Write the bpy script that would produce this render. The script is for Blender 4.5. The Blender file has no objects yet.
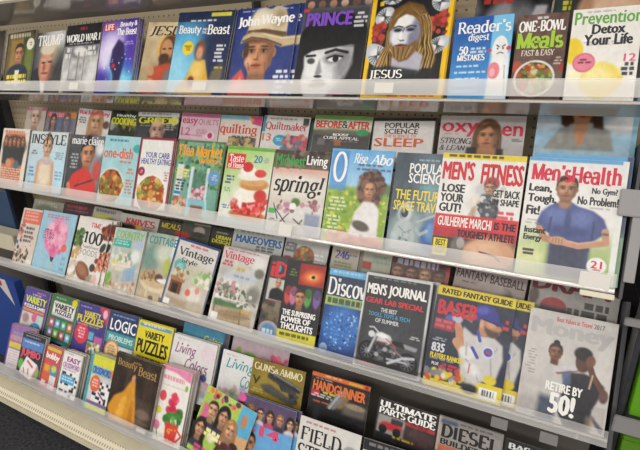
import bpy, bmesh, math, random
import numpy as np
from mathutils import Matrix, Vector
S = bpy.context.scene
COL = S.collection
# ------------------------------------------------------------------ camera
CAM = Vector((-.0092, -1.1308, .1003)); YAW, PIT, ROL = .48289, .35140, -.02602; FPX = 450.85
cy, sy, cp, sp = math.cos(YAW), math.sin(YAW), math.cos(PIT), math.sin(PIT)
FWD = Vector((-sy*cp, cy*cp, -sp)); r_ = Vector((cy, sy, 0)); u_ = r_.cross(FWD)
RT = math.cos(ROL)*r_ + math.sin(ROL)*u_; UP = -math.sin(ROL)*r_ + math.cos(ROL)*u_
cd = bpy.data.cameras.new('camera'); co = bpy.data.objects.new('camera', cd); COL.objects.link(co)
cd.sensor_fit = 'HORIZONTAL'; cd.sensor_width = 36; cd.lens = 36*FPX/640; cd.clip_start = .02
m = Matrix((RT, UP, -FWD)).transposed().to_4x4(); m.translation = CAM; co.matrix_world = m
S.camera = co
# ------------------------------------------------------------------ colour and materials
def lin(c):
    c = np.asarray(c, float)
    return np.where(c <= .04045, c/12.92, ((c+.055)/1.055)**2.4)
def hx(h):
    if not isinstance(h, str): return np.asarray(h, float)
    h = h.lstrip('#')
    if len(h) == 3: h = ''.join(a+a for a in h)
    return np.array([int(h[i:i+2], 16)/255 for i in (0, 2, 4)])
def lc(h): return tuple(float(x) for x in lin(hx(h))) + (1.,)
def mat(name, col=None, rough=.5, spec=.5, attr=None, metal=0, coat=0, noise=0, scale=40):
    M = bpy.data.materials.new(name); M.use_nodes = True
    nt = M.node_tree; b = nt.nodes['Principled BSDF']
    b.inputs['Roughness'].default_value = rough; b.inputs['Specular IOR Level'].default_value = spec
    b.inputs['Metallic'].default_value = metal; b.inputs['Coat Weight'].default_value = coat
    b.inputs['Coat Roughness'].default_value = .12
    if attr:
        a = nt.nodes.new('ShaderNodeAttribute'); a.attribute_name = attr
        nt.links.new(a.outputs['Color'], b.inputs['Base Color'])
    elif noise:
        tc = nt.nodes.new('ShaderNodeTexCoord'); n = nt.nodes.new('ShaderNodeTexNoise'); n.inputs['Scale'].default_value = scale
        n.inputs['Detail'].default_value = 4
        r = nt.nodes.new('ShaderNodeValToRGB'); c = np.array(lc(col)[:3])
        r.color_ramp.elements[0].color = tuple(c*(1-noise))+(1,); r.color_ramp.elements[1].color = tuple(np.minimum(c*(1+noise), 1))+(1,)
        r.color_ramp.elements[0].position = .3; r.color_ramp.elements[1].position = .7
        nt.links.new(tc.outputs['Object'], n.inputs['Vector']); nt.links.new(n.outputs['Fac'], r.inputs['Fac'])
        nt.links.new(r.outputs['Color'], b.inputs['Base Color'])
    else: b.inputs['Base Color'].default_value = lc(col)
    return M
def dots(name, col, hole, pitch, rad, rough, ax=(0, 2)):      # a sheet with punched holes on a square pitch
    M = mat(name, col, rough); nt = M.node_tree; N = nt.nodes.new; L = nt.links.new
    tc = N('ShaderNodeTexCoord'); sx = N('ShaderNodeSeparateXYZ'); L(tc.outputs['Object'], sx.inputs[0]); o = []
    for k in ax:
        a = N('ShaderNodeMath'); a.operation = 'DIVIDE'; a.inputs[1].default_value = pitch; L(sx.outputs[k], a.inputs[0])
        f = N('ShaderNodeMath'); f.operation = 'FRACT'; L(a.outputs[0], f.inputs[0])
        s = N('ShaderNodeMath'); s.operation = 'SUBTRACT'; s.inputs[1].default_value = .5; L(f.outputs[0], s.inputs[0])
        p = N('ShaderNodeMath'); p.operation = 'POWER'; p.inputs[1].default_value = 2; L(s.outputs[0], p.inputs[0]); o.append(p)
    a = N('ShaderNodeMath'); L(o[0].outputs[0], a.inputs[0])
    if len(o) > 1: L(o[1].outputs[0], a.inputs[1])
    else: a.inputs[1].default_value = 0
    c = N('ShaderNodeMath'); c.operation = 'LESS_THAN'; c.inputs[1].default_value = (rad/pitch)**2; L(a.outputs[0], c.inputs[0])
    mx = N('ShaderNodeMix'); mx.data_type = 'RGBA'; mx.inputs['A'].default_value = lc(col); mx.inputs['B'].default_value = lc(hole)
    L(c.outputs[0], mx.inputs['Factor']); L(mx.outputs['Result'], nt.nodes['Principled BSDF'].inputs['Base Color'])
    return M
def acrylic(name, fac, col='f4f2ef', rough=.18):              # clear plastic with the glare of the tubes mixed in as white
    M = mat(name, col, rough, .6); nt = M.node_tree; N = nt.nodes.new; L = nt.links.new; b = nt.nodes['Principled BSDF']
    t = N('ShaderNodeBsdfTransparent'); mx = N('ShaderNodeMixShader')
    tc = N('ShaderNodeTexCoord'); mp = N('ShaderNodeMapping'); mp.inputs['Scale'].default_value = (2, 9, 9)
    n = N('ShaderNodeTexNoise'); n.inputs['Scale'].default_value = 1.5; n.inputs['Detail'].default_value = 0
    r = N('ShaderNodeMapRange'); r.inputs['From Min'].default_value = .3; r.inputs['From Max'].default_value = .7
    r.inputs['To Min'].default_value = max(fac-.08, 0); r.inputs['To Max'].default_value = fac+.08
    L(tc.outputs['Object'], mp.inputs[0]); L(mp.outputs[0], n.inputs['Vector']); L(n.outputs['Fac'], r.inputs['Value'])
    g = N('ShaderNodeNewGeometry'); iv = N('ShaderNodeMath'); iv.operation = 'SUBTRACT'; iv.inputs[0].default_value = 1; L(g.outputs['Backfacing'], iv.inputs[1])
    ml = N('ShaderNodeMath'); ml.operation = 'MULTIPLY'; L(r.outputs[0], ml.inputs[0]); L(iv.outputs[0], ml.inputs[1])
    L(ml.outputs[0], mx.inputs[0]); L(t.outputs[0], mx.inputs[1]); L(b.outputs[0], mx.inputs[2])
    L(mx.outputs[0], nt.nodes['Material Output'].inputs[0])
    return M
PRINT = mat('glossy_print', rough=.32, spec=.25, attr='Col', coat=.03)
INK = mat('printed_ink', rough=.35, spec=.25, attr='Col')
PAPER = mat('page_edges', 'd9d4c9', .8, .2, noise=.12, scale=300)
PLASTIC = {k: mat('spine_'+k, k, .35) for k in ()}
# ------------------------------------------------------------------ objects
def link(name, me, parent=None, mats=()):
    o = bpy.data.objects.new(name, me); COL.objects.link(o)
    if parent: o.parent = parent
    for x in mats: me.materials.append(x)
    return o
def tag(o, label, cat, group=None, kind=None):
    if label: o['label'] = label
    if cat: o['category'] = cat
    if group: o['group'] = group
    if kind: o['kind'] = kind
    return o
def empty(name, loc=(0, 0, 0)):
    o = bpy.data.objects.new(name, None); COL.objects.link(o); o.location = loc; o.empty_display_size = .05
    return o
def mesh(name, V, Fc, cols=None):
    me = bpy.data.meshes.new(name); V = np.asarray(V, np.float32); Fc = np.asarray(Fc, np.int32)
    me.vertices.add(len(V)); me.vertices.foreach_set('co', V.ravel())
    n, k = Fc.shape; me.loops.add(n*k); me.loops.foreach_set('vertex_index', Fc.ravel())
    me.polygons.add(n); me.polygons.foreach_set('loop_start', np.arange(0, n*k, k, dtype=np.int32))
    me.update(calc_edges=True); me.validate()
    if cols is not None:
        a = me.color_attributes.new('Col', 'FLOAT_COLOR', 'POINT')
        c = np.ones((len(V), 4), np.float32); c[:, :3] = cols; a.data.foreach_set('color', c.ravel())
    return me
def prism(name, prof, x0, x1, mats, parent=None, bevel=0):    # a (y,z) profile swept along x
    bm = bmesh.new(); A = [bm.verts.new((x0, y, z)) for y, z in prof]; B = [bm.verts.new((x1, y, z)) for y, z in prof]
    n = len(prof); bm.faces.new(A[::-1]); bm.faces.new(B)
    for i in range(n): bm.faces.new((A[i], A[(i+1) % n], B[(i+1) % n], B[i]))
    bmesh.ops.recalc_face_normals(bm, faces=bm.faces)
    if bevel: bmesh.ops.bevel(bm, geom=bm.edges[:], offset=bevel, segments=2, affect='EDGES')
    me = bpy.data.meshes.new(name); bm.to_mesh(me); bm.free()
    return link(name, me, parent, mats)
def box(name, lo, hi, mats, parent=None, bevel=.001):
    return prism(name, [(lo[1], lo[2]), (hi[1], lo[2]), (hi[1], hi[2]), (lo[1], hi[2])], lo[0], hi[0], mats, parent, bevel)
# ------------------------------------------------------------------ cover painter: print raster for one cover, u 0..1 left-right, v 0..1 top-down
class Cv:
    def __init__(s, w, h, nx, ny):
        s.w, s.h = w, h; s.a = np.ones((ny, nx, 3)); s.px = 1/nx
        s.U, s.V = np.meshgrid(np.linspace(0, 1, nx), np.linspace(0, 1, ny)); s.k = h/w; s.rng = np.random.default_rng(5); s.cl = None
    def mix(s, m, c, al=1):
        m = np.clip(m, 0, 1)*al
        if s.cl is not None: m = m*s.cl
        m = m[..., None]; s.a = s.a*(1-m)+hx(c)*m
    def bg(s, c): s.a[:] = hx(c)
    def gr(s, c1, c2, u0=0, v0=0, u1=0, v1=1):
        d = (u1-u0)**2+(v1-v0)**2; t = np.clip(((s.U-u0)*(u1-u0)+(s.V-v0)*(v1-v0))/d, 0, 1)[..., None]
        s.a = hx(c1)*(1-t)+hx(c2)*t
    def el(s, x, y, rx, ry, c, rot=0, so=0, al=1):
        if ry is None: ry = rx/s.k
        dx = s.U-x; dy = (s.V-y)*s.k; a = math.radians(rot); p = dx*math.cos(a)+dy*math.sin(a); q = -dx*math.sin(a)+dy*math.cos(a)
        rr = np.sqrt((p/rx)**2+(q/(ry*s.k))**2); e = min(rx, ry*s.k); so = max(so, s.px/e)
        s.mix(.5-(rr-1)/so, c, al)
    def re(s, x0, y0, x1, y1, c, al=1, so=0):
        e = max(s.px, so); f = max(s.px/s.k, so)
        s.mix(np.clip((s.U-x0)/e+.5, 0, 1)*np.clip((x1-s.U)/e+.5, 0, 1)*np.clip((s.V-y0)/f+.5, 0, 1)*np.clip((y1-s.V)/f+.5, 0, 1), c, al)
    def pg(s, P, c, al=1, bl=0): s.mix(s.pm(P, bl), c, al)
    def pm(s, P, bl=0):
        m = np.zeros(s.U.shape); n = len(P)
        for ox, oy in ((-.25, -.25), (.25, -.25), (-.25, .25), (.25, .25)):
            x = s.U+ox*s.px; y = s.V+oy*s.px/s.k; ins = np.zeros(x.shape, bool)
            for i in range(n):
                (x1, y1), (x2, y2) = P[i], P[(i+1) % n]
                if y1 == y2: continue
                ins ^= ((y1 > y) != (y2 > y)) & (x < (x2-x1)*(y-y1)/(y2-y1)+x1)
            m += ins*.25
        for _ in range(bl):
            q = np.pad(m, 1, mode='edge'); m = (q[:-2, 1:-1]+q[2:, 1:-1]+q[1:-1, :-2]+q[1:-1, 2:]+q[1:-1, 1:-1])/5
        return m
    def ln(s, P, wd, c, al=1):
        m = np.zeros(s.U.shape)
        for (x1, y1), (x2, y2) in zip(P[:-1], P[1:]):
            dx, dy = x2-x1, (y2-y1)*s.k; L = dx*dx+dy*dy+1e-9
            t = np.clip(((s.U-x1)*dx+(s.V-y1)*s.k*dy)/L, 0, 1)
            d = np.hypot(s.U-x1-t*dx, (s.V-y1)*s.k-t*dy); m = np.maximum(m, np.clip((wd/2-d)/s.px+.5, 0, 1))
        s.mix(m, c, al)
    def gk(s, x0, y0, x1, y1, n, c, al=.8, fill=.55):            # rows of small unreadable print
        r = s.rng; st = (y1-y0)/n; H = s.h
        for i in range(n):
            x = x0+r.uniform(0, .05); e = x1-r.uniform(0, .2)*(x1-x0)
            while x < e-.02:
                q = min(x+r.uniform(.05, .14)*min(1, .8+x1-x0), e); s.re(x, y0+i*st, q, y0+i*st+st*fill, c, al); x = q+.025
    def sp(s, n, x0, y0, x1, y1, cols, r0, r1, seed=1, ell=None):  # scattered daubs (food, foliage, flowers)
        r = np.random.default_rng(seed)
        for i in range(n):
            x, y = r.uniform(x0, x1), r.uniform(y0, y1)
            if ell and ((x-ell[0])/ell[2])**2+((y-ell[1])/ell[3])**2 > 1: continue
            q = r.uniform(r0, r1); s.el(x, y, q, q/s.k*r.uniform(.5, 1.1), cols[int(r.integers(len(cols)))], r.uniform(0, 180), .5, .9)
    def nz(s, am, n=12, seed=2):                                   # soft tonal mottling of a printed photo
        r = np.random.default_rng(seed); ny, nx = s.U.shape; g = r.normal(0, 1, (n, n))
        gx = s.U*(n-1.01); gy = s.V*(n-1.01); i = gy.astype(int); j = gx.astype(int); fx = gx-j; fy = gy-i
        z = g[i, j]*(1-fx)*(1-fy)+g[i, j+1]*fx*(1-fy)+g[i+1, j]*(1-fx)*fy+g[i+1, j+1]*fx*fy
        s.a = np.clip(s.a+am*z[..., None], 0, 1)
    def face(s, x, y, r, skin, hair=None, st='short', beard=None, tn=0, eye='2a2320', ba=.75):
        R = r*1.36/s.k; sk = hx(skin); T = lambda u, v: (x+u*r, y+v*R)
        if hair and st == 'long':
            s.el(x, y-R*.1, r*1.35, R*1.25, hair, 0, .15); s.pg([T(-1.35, 0), T(-1.5, 1.9), T(-.5, 1.7), T(0, 0), T(.5, 1.7), T(1.5, 1.9), T(1.35, 0)], hair, 1, 2)
            for q in (-1, 1):
                for i in range(3): s.ln([T(q*(1.05+.12*i), -.3), T(q*(1.2+.1*i), .6), T(q*(1.1+.13*i), 1.7)], r*.09, hx(hair)*(1.35 if i % 2 else .7), .6)
        s.pg([T(-.55, .5), T(-.62, 1.6), T(.62, 1.6), T(.55, .5)], sk*.72, 1, 1)
        if hair and st in ('short', 'bun'): s.el(x, y-R*.26, r*1.07, R*.86, hair, 0, .1)
        if st == 'bun': s.el(x, y-R*1.2, r*.5, None, hair)
        for q in (-1, 1): s.el(x+q*r*.97, y+R*.02, r*.15, R*.2, sk*.8, 0, .2)
        m0 = s.pm([T(-.94, -.5), T(-.97, 0), T(-.86, .5), T(-.5, .9), T(-.2, 1.03), T(.2, 1.03), T(.5, .9), T(.86, .5), T(.97, 0), T(.94, -.5), T(.55, -.92), T(0, -1.03), T(-.55, -.92)], 1)
        s.mix(m0, sk*.92); s.cl = m0; lt = np.minimum(sk*1.13, 1)
        s.el(x-r*.2, y-R*.5, r*.6, R*.35, lt, 0, .9, .8); s.el(*T(-.45, .25), r*.3, R*.25, lt, 0, .9, .8); s.el(*T(.4, .25), r*.25, R*.2, sk*1.03, 0, .9, .7)
        s.el(*T(1.0, .1), r*.5, R*1.1, sk*.6, 0, .9, .75); s.el(*T(-1.05, .3), r*.25, R*.8, sk*.7, 0, .9, .6); s.el(*T(0, 1.1), r*.8, R*.25, sk*.6, 0, .9, .7)
        t = tn*.22
        if beard:
            s.pg([T(-1, -.05), T(-.9, .8), T(-.3, 1.1), T(.3, 1.1), T(.9, .8), T(1, -.05), T(.72, .32), T(.35, .34), T(t, .3), T(-.35, .34), T(-.72, .32)], beard, ba, 2)
        for q in (-1, 1):
            s.el(*T(t+q*.4, -.08), r*.27, R*.13, sk*.66, 0, .9, .8); s.el(*T(t+q*.4, -.05), r*.15, R*.045, '8a827c', 0, .5); s.el(*T(t+q*.4, -.05), r*.08, R*.055, eye, 0, .4)
            s.el(*T(t+q*.42, -.12), r*.2, R*.025, eye, 0, .5, .8); s.el(*T(t+q*.42, -.24), r*.27, R*.045, hx(hair)*.8 if hair else sk*.45, q*4, .5, .85)
        s.pg([T(t*1.2, -.15), T(t*1.5+.17, .25), T(t*1.2+.02, .3)], sk*.72, .8, 1); s.ln([T(t-.02, -.1), T(t*1.4-.03, .2)], r*.1, lt, .7); s.el(*T(t*1.4, .29), r*.17, R*.035, sk*.5, 0, .6, .8)
        s.el(*T(t, .54), r*.32, R*.085, sk*np.array([.82, .55, .52]), 0, .5, .9); s.el(*T(t, .53), r*.3, R*.022, sk*.38, 0, .5, .8); s.el(*T(t, .66), r*.22, R*.03, sk*.7, 0, .8, .6)
        s.cl = None
        if hair and st in ('short', 'bun'): s.pg([T(-1.0, -.2), T(-1.02, -.6), T(-.7, -1.0), T(-.2, -1.14), T(.4, -1.12), T(.85, -.88), T(1.03, -.5), T(1.0, -.2), T(.88, -.5), T(.5, -.72), T(-.3, -.7), T(-.86, -.5)], hair, 1, 1); s.el(*T(-.2, -.98), r*.5, R*.1, np.minimum(hx(hair)*1.5, 1), 0, .9, .6)
        if hair and st == 'long': s.pg([T(-1.1, .4), T(-1.15, -.6), T(-.5, -1.15), T(.5, -1.12), T(1.15, -.5), T(1.1, .4), T(.82, -.3), T(.15, -.78), T(-.72, -.35)], hair, 1, 1); s.el(*T(-.4, -.95), r*.4, R*.12, np.minimum(hx(hair)*1.5, 1), -25, .9, .6)
    def bust(s, x, y, r, c, bot=1.0, wd=2.3):                      # shoulders below a face of half-width r
        R = r*1.36/s.k
        s.pg([(x-r*.55, y+R*1.15), (x-r*wd*.75, y+R*1.5), (x-r*wd, y+R*2.1), (x-r*wd*1.05, bot), (x+r*wd*1.05, bot), (x+r*wd, y+R*2.1), (x+r*wd*.75, y+R*1.5), (x+r*.55, y+R*1.15)], c, 1, 2)
    def bowl(s, x, y, r, rim, cols, seed=3, n=160):
        R = r/s.k; s.el(x, y, r, R, rim); s.el(x, y, r*.88, R*.88, hx(cols[0])*.6)
        s.sp(n, x-r*.85, y-R*.85, x+r*.85, y+R*.85, cols, r*.07, r*.2, seed, (x, y, r*.82, R*.82))
    def bar(s, x0, y0, x1, y1):                                    # barcode in a white box
        s.re(x0, y0, x1, y1, 'f2f2f0'); r = np.random.default_rng(9); x = x0+.02
        while x < x1-.02:
            q = r.uniform(.006, .02); s.re(x, y0+.012, min(x+q, x1-.015), y1-.02, '333'); x += q+r.uniform(.008, .02)
# ------------------------------------------------------------------ lettering
def arc(cx, cy_, rx, ry, a0, a1, n=12):
    return [(cx+rx*math.cos(math.radians(a0+(a1-a0)*i/n)), cy_+ry*math.sin(math.radians(a0+(a1-a0)*i/n))) for i in range(n+1)]
A_ = arc
def Vst(x, a=0, b=.7): return [(x, a), (x, b)]
G = {  # high-contrast serif alphabet: strokes and advance width
'A': ([[(.02, 0), (.31, .7)], [(.31, .7), (.62, 0)], [(.13, .25), (.5, .25)]], .64),
'B': ([Vst(.12), [(.05, .7), (.3, .7)]+A_(.3, .535, .17, .165, 90, -90)+[(.12, .37)], [(.3, .37)]+A_(.32, .185, .2, .185, 90, -90)+[(.05, 0)]], .6),
'C': ([A_(.36, .35, .31, .36, 45, 315)], .64), 'D': ([Vst(.12), [(.05, .7), (.28, .7)]+A_(.28, .35, .33, .35, 90, -90)+[(.05, 0)]], .68),
'E': ([Vst(.12), [(.05, .7), (.52, .7), (.52, .56)], [(.12, .36), (.42, .36)], [(.05, 0), (.54, 0), (.54, .15)]], .6),
'F': ([Vst(.12), [(.05, .7), (.52, .7), (.52, .55)], [(.12, .36), (.42, .36)]], .57),
'G': ([A_(.36, .35, .31, .36, 45, 345)+[(.62, .3)], [(.64, 0), (.64, .32)], [(.45, .32), (.7, .32)]], .72),
'H': ([Vst(.12), Vst(.58), [(.12, .36), (.58, .36)]], .7), 'I': ([Vst(.15)], .3), 'J': ([[(.28, .7), (.28, .12)]+A_(.15, .1, .13, .2, 0, -120)], .42),
'K': ([Vst(.12), [(.12, .28), (.55, .7)], [(.27, .42), (.6, 0)]], .64), 'L': ([Vst(.12), [(.05, 0), (.5, 0), (.5, .16)]], .54),
'M': ([Vst(.1), [(.1, .7), (.4, .03)], [(.4, .03), (.7, .7)], Vst(.7)], .8), 'N': ([Vst(.1), [(.1, .7), (.56, 0)], Vst(.56)], .68),
'O': ([A_(.36, .35, .31, .36, 0, 360, 24)], .72), 'P': ([Vst(.12), [(.05, .7), (.3, .7)]+A_(.3, .51, .2, .19, 90, -90)+[(.12, .32)]], .56),
'Q': ([A_(.36, .35, .31, .36, 0, 360, 24), [(.4, .1), (.66, -.12)]], .74),
'R': ([Vst(.12), [(.05, .7), (.3, .7)]+A_(.3, .52, .2, .18, 90, -90)+[(.12, .34)], [(.32, .34), (.6, 0)]], .63),
'S': ([A_(.27, .52, .2, .19, 30, 270)+A_(.27, .17, .22, .17, 90, -150)], .54), 'T': ([Vst(.3), [(.02, .55), (.02, .7), (.58, .7), (.58, .55)]], .6),
'U': ([[(.1, .7), (.1, .25)]+A_(.33, .23, .23, .24, 180, 360)+[(.56, .7)]], .66), 'V': ([[(.02, .7), (.31, 0)], [(.31, 0), (.6, .7)]], .62),
'W': ([[(.02, .7), (.25, 0)], [(.25, 0), (.45, .7)], [(.45, .7), (.68, 0)], [(.68, 0), (.88, .7)]], .9),
'X': ([[(.03, .7), (.58, 0)], [(.56, .7), (.03, 0)]], .62), 'Y': ([[(.02, .7), (.3, .33)], [(.58, .7), (.3, .33)], Vst(.3, 0, .33)], .6), 'Z': ([[(.05, .56), (.05, .7), (.52, .7), (.04, 0), (.54, 0), (.54, .15)]], .58),
'a': ([A_(.24, .36, .16, .13, 160, 0)+[(.4, .06)]+A_(.46, .07, .06, .07, 180, 300), A_(.2, .14, .17, .14, 50, 330)], .52),
'b': ([Vst(.1, 0, .74), A_(.27, .24, .19, .25, 150, -150)], .52), 'c': ([A_(.25, .24, .2, .25, 50, 315)], .44), 'd': ([Vst(.42, 0, .74), A_(.24, .24, .19, .25, 30, 330)], .54),
'e': ([[(.07, .27), (.43, .27)]+A_(.25, .25, .19, .24, 5, 315)], .48), 'f': ([[(.14, 0), (.14, .55)]+A_(.27, .56, .13, .17, 180, 40), [(.02, .46), (.3, .46)]], .34),
'g': ([A_(.23, .3, .16, .17, 0, 360), A_(.24, -.06, .2, .13, 120, 480), [(.36, .42), (.48, .47)]], .5), 'h': ([Vst(.1, 0, .74), A_(.27, .28, .17, .2, 150, 0)+[(.44, 0)]], .56),
'i': ([Vst(.12, 0, .47), A_(.12, .64, .035, .04, 0, 360)], .26), 'j': ([[(.15, .47), (.15, -.1)]+A_(.05, -.1, .1, .12, 0, -120), A_(.15, .64, .035, .04, 0, 360)], .28),
'k': ([Vst(.1, 0, .74), [(.1, .2), (.4, .46)], [(.22, .3), (.44, 0)]], .48), 'l': ([Vst(.12, 0, .74)], .26),
'm': ([Vst(.1, 0, .47), A_(.25, .28, .15, .19, 150, 0)+[(.4, 0)], A_(.55, .28, .15, .19, 150, 0)+[(.7, 0)]], .82), 'n': ([Vst(.1, 0, .47), A_(.27, .28, .17, .2, 150, 0)+[(.44, 0)]], .56),
'o': ([A_(.25, .24, .2, .25, 0, 360, 20)], .5), 'p': ([Vst(.1, -.22, .47), A_(.27, .24, .19, .25, 150, -150)], .52), 'q': ([Vst(.42, -.22, .47), A_(.24, .24, .19, .25, 30, 330)], .54),
'r': ([Vst(.1, 0, .47), A_(.24, .32, .14, .15, 150, 40)], .38), 's': ([A_(.2, .36, .13, .12, 30, 270)+A_(.2, .12, .15, .12, 90, -150)], .4), 't': ([[(.14, .62), (.14, .12)]+A_(.25, .1, .11, .11, 180, 310), [(.02, .46), (.3, .46)]], .36),
'u': ([[(.1, .47), (.1, .18)]+A_(.26, .17, .16, .18, 180, 350), Vst(.42, 0, .47)], .54), 'v': ([[(.02, .47), (.22, 0)], [(.22, 0), (.42, .47)]], .44), 'w': ([[(.02, .47), (.18, 0)], [(.18, 0), (.34, .47)], [(.34, .47), (.5, 0)], [(.5, 0), (.66, .47)]], .68),
'x': ([[(.03, .47), (.42, 0)], [(.42, .47), (.03, 0)]], .46), 'y': ([[(.02, .47), (.23, 0)], [(.44, .47), (.16, -.22), (.05, -.2)]], .46), 'z': ([[(.04, .47), (.38, .47), (.04, 0), (.4, 0)]], .44),
'0': ([A_(.25, .35, .2, .36, 0, 360, 24)], .52), '1': ([Vst(.22), [(.08, .58), (.22, .7)]], .42), '2': ([A_(.24, .5, .19, .2, 160, -40)+[(.05, 0), (.46, 0)]], .5), '3': ([A_(.22, .53, .17, .17, 150, -90)+A_(.22, .18, .2, .18, 90, -150)], .48),
'5': ([[(.42, .7), (.12, .7), (.1, .4)]+A_(.23, .23, .2, .23, 120, -150)], .5), '6': ([A_(.25, .22, .2, .22, 0, 360), A_(.4, .3, .35, .4, 180, 100)], .52), '4': ([[(.4, 0), (.4, .7)], [(.4, .7), (.04, .2), (.5, .2)]], .54),
'&': ([A_(.26, .55, .13, .15, -60, 250)+[(.55, 0)], A_(.26, .18, .2, .19, 110, 360)+[(.56, .36)]], .64), '!': ([Vst(.12, .2), A_(.12, .04, .04, .04, 0, 360)], .26), "'": ([Vst(.1, .52)], .2),
'-': ([[(.05, .25), (.3, .25)]], .36), '.': ([A_(.1, .04, .04, .04, 0, 360)], .2), ' ': ([], .26)}
TX = {}
def letters(t, st):
    """flat outline of a word: n x 3 triangles in a unit box; st: b bold, s serif, i slanted, n regular, r round script"""
    key = (t, st)
    if key in TX: return TX[key]
    if 's' in st or 'r' in st:
        V, T = [], []; x = 0
        tk, tn = (.2, .085) if 'b' in st else (.15, .055)
        if 'r' in st: tk, tn = .12, .075
        if 'k' in st: tk, tn = .2, .09
        lv = [0]
        def quad(*Q):
            n = len(V); V.extend((q[0], q[1], lv[0]) for q in Q); T.extend(((n, n+1, n+2), (n, n+2, n+3)))
        for ch in t:
            strokes, adv = G.get(ch, G['-'])
            lv[0] = 0
            for P in strokes:
                W = []; lv[0] += 1
                for i, p in enumerate(P):
                    q0 = P[max(i-1, 0)]; q1 = P[min(i+1, len(P)-1)]; dx, dy = q1[0]-q0[0], q1[1]-q0[1]; L = math.hypot(dx, dy) or 1
                    hw = .5*(tn+(tk-tn)*(abs(dy)/L)**1.2)
                    if ch in 'AVWXY' and dx*dy > 0: hw *= .6
                    W.append((p[0]-dy/L*hw, p[1]+dx/L*hw, p[0]+dy/L*hw, p[1]-dx/L*hw))
                for a, b in zip(W[:-1], W[1:]): quad((x+a[0], a[1]), (x+a[2], a[3]), (x+b[2], b[3]), (x+b[0], b[1]))
                if 'r' not in st:
                    for e, f in ((P[0], P[1]), (P[-1], P[-2])):
                        if abs(e[1]-f[1]) > 1.2*abs(e[0]-f[0]) and min(abs(e[1]-k) for k in (0, .7, .47, .74, -.22)) < .012 and abs(e[1]-f[1]) > .05 or (len(P) == 2 and ch in 'AVWXYvwxyk' and e[1] in (0, .47, .7) and abs(e[1]-f[1]) > .3 and not (ch in 'Av' and e[1] == (.7 if ch == 'A' else 0))):
                            lv[0] += 1; q = tn*.6; s1 = 1 if e[1] <= 0 else -1
                            quad((x+e[0]-.11, e[1]), (x+e[0]+.11, e[1]), (x+e[0]+.11, e[1]+s1*q*1.4), (x+e[0]-.11, e[1]+s1*q*1.4))
            x += adv+.03
        V = np.array(V, float); T = np.array(T)
    else:
        c = bpy.data.curves.new('t', 'FONT'); c.body = t; c.size = 1; c.resolution_u = 2
        o = bpy.data.objects.new('t', c); COL.objects.link(o); bpy.context.view_layer.update()
        me = bpy.data.meshes.new_from_object(o.evaluated_get(bpy.context.evaluated_depsgraph_get()))
        me.calc_loop_triangles(); V = np.array([(v.co[0], v.co[1], 0) for v in me.vertices]); T = np.array([l.vertices[:] for l in me.loop_triangles])
        sh = .055 if 'k' in st else .026 if 'b' in st else 0
        if sh:                                                    # embolden: the outline laid down again a little to each side
            n = len(V); offs = [(-sh, 0), (-sh*.5, sh*.25), (0, 0), (sh*.5, -sh*.25), (sh, 0), (0, sh*.4), (0, -sh*.4)]
            T = np.concatenate([T+n*q for q in range(len(offs))]); V = np.concatenate([V+np.array((a, b, q)) for q, (a, b) in enumerate(offs)])
        bpy.data.objects.remove(o); bpy.data.curves.remove(c); bpy.data.meshes.remove(me)
    if 'i' in st or 'r' in st: V[:, 0] += .25*V[:, 1]
    V[:, :2] -= V[:, :2].min(0); V[:, :2] /= np.maximum(V[:, :2].max(0), 1e-6)
    TX[key] = (V, T); return TX[key]
# ------------------------------------------------------------------ the rack's four tiers: origin of each tilted magazine plane
TILT = [.391, .392, .485, .473]; TY = [0, -.0286, -.077, -.3353]; TZ = [0, -.4017, -.7688, -1.1151]
def tier(k, x, d, v):                                             # along the rack, back from the front face, up the tilted face
    t = TILT[k]
    return Vector((x, TY[k]+v*math.sin(t)+d*math.cos(t), TZ[k]+v*math.cos(t)-d*math.sin(t)))
def place(o, k, x, d, v, roll=0):
    t = TILT[k]; up = Vector((0, math.sin(t), math.cos(t))); X = Vector((1, 0, 0)); n = -Vector((0, math.cos(t), -math.sin(t)))
    e = X*math.cos(roll)+up*math.sin(roll); f = up*math.cos(roll)-X*math.sin(roll)
    mm = Matrix((e, f, n)).transposed().to_4x4(); mm.translation = tier(k, x, d, v)
    o.matrix_world = mm
GROUPS = {('f', 0): 'front magazines on the top shelf', ('b', 0): 'magazines behind the front row of the top shelf',
 ('f', 1): 'front magazines on the second shelf', ('b', 1): 'back row magazines on the second shelf',
 ('f', 2): 'front magazines on the third shelf', ('b', 2): 'back row magazines on the third shelf',
 ('f', 3): 'front row titles on the bottom shelf', ('b', 3): 'back row titles on the bottom shelf'}
VS = {'d3': .75, 'd4': .68, 'd5': .72, 'd6': .72, 'd7': .72, 'd8': .68, 'd9': .58, 'd10': .56, 'd11': .68, 'f3': .75, 'f7': .75, 'f12': .95, 'f13': 1, 'f8': .75, 'g8': .62, 'g9': .58, 'g10': .52, 'g11': .6, 'g12': .6, 'd1': .65, 'd12': .8}
ORD = ['first', 'second', 'third', 'fourth', 'fifth', 'sixth']
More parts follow.
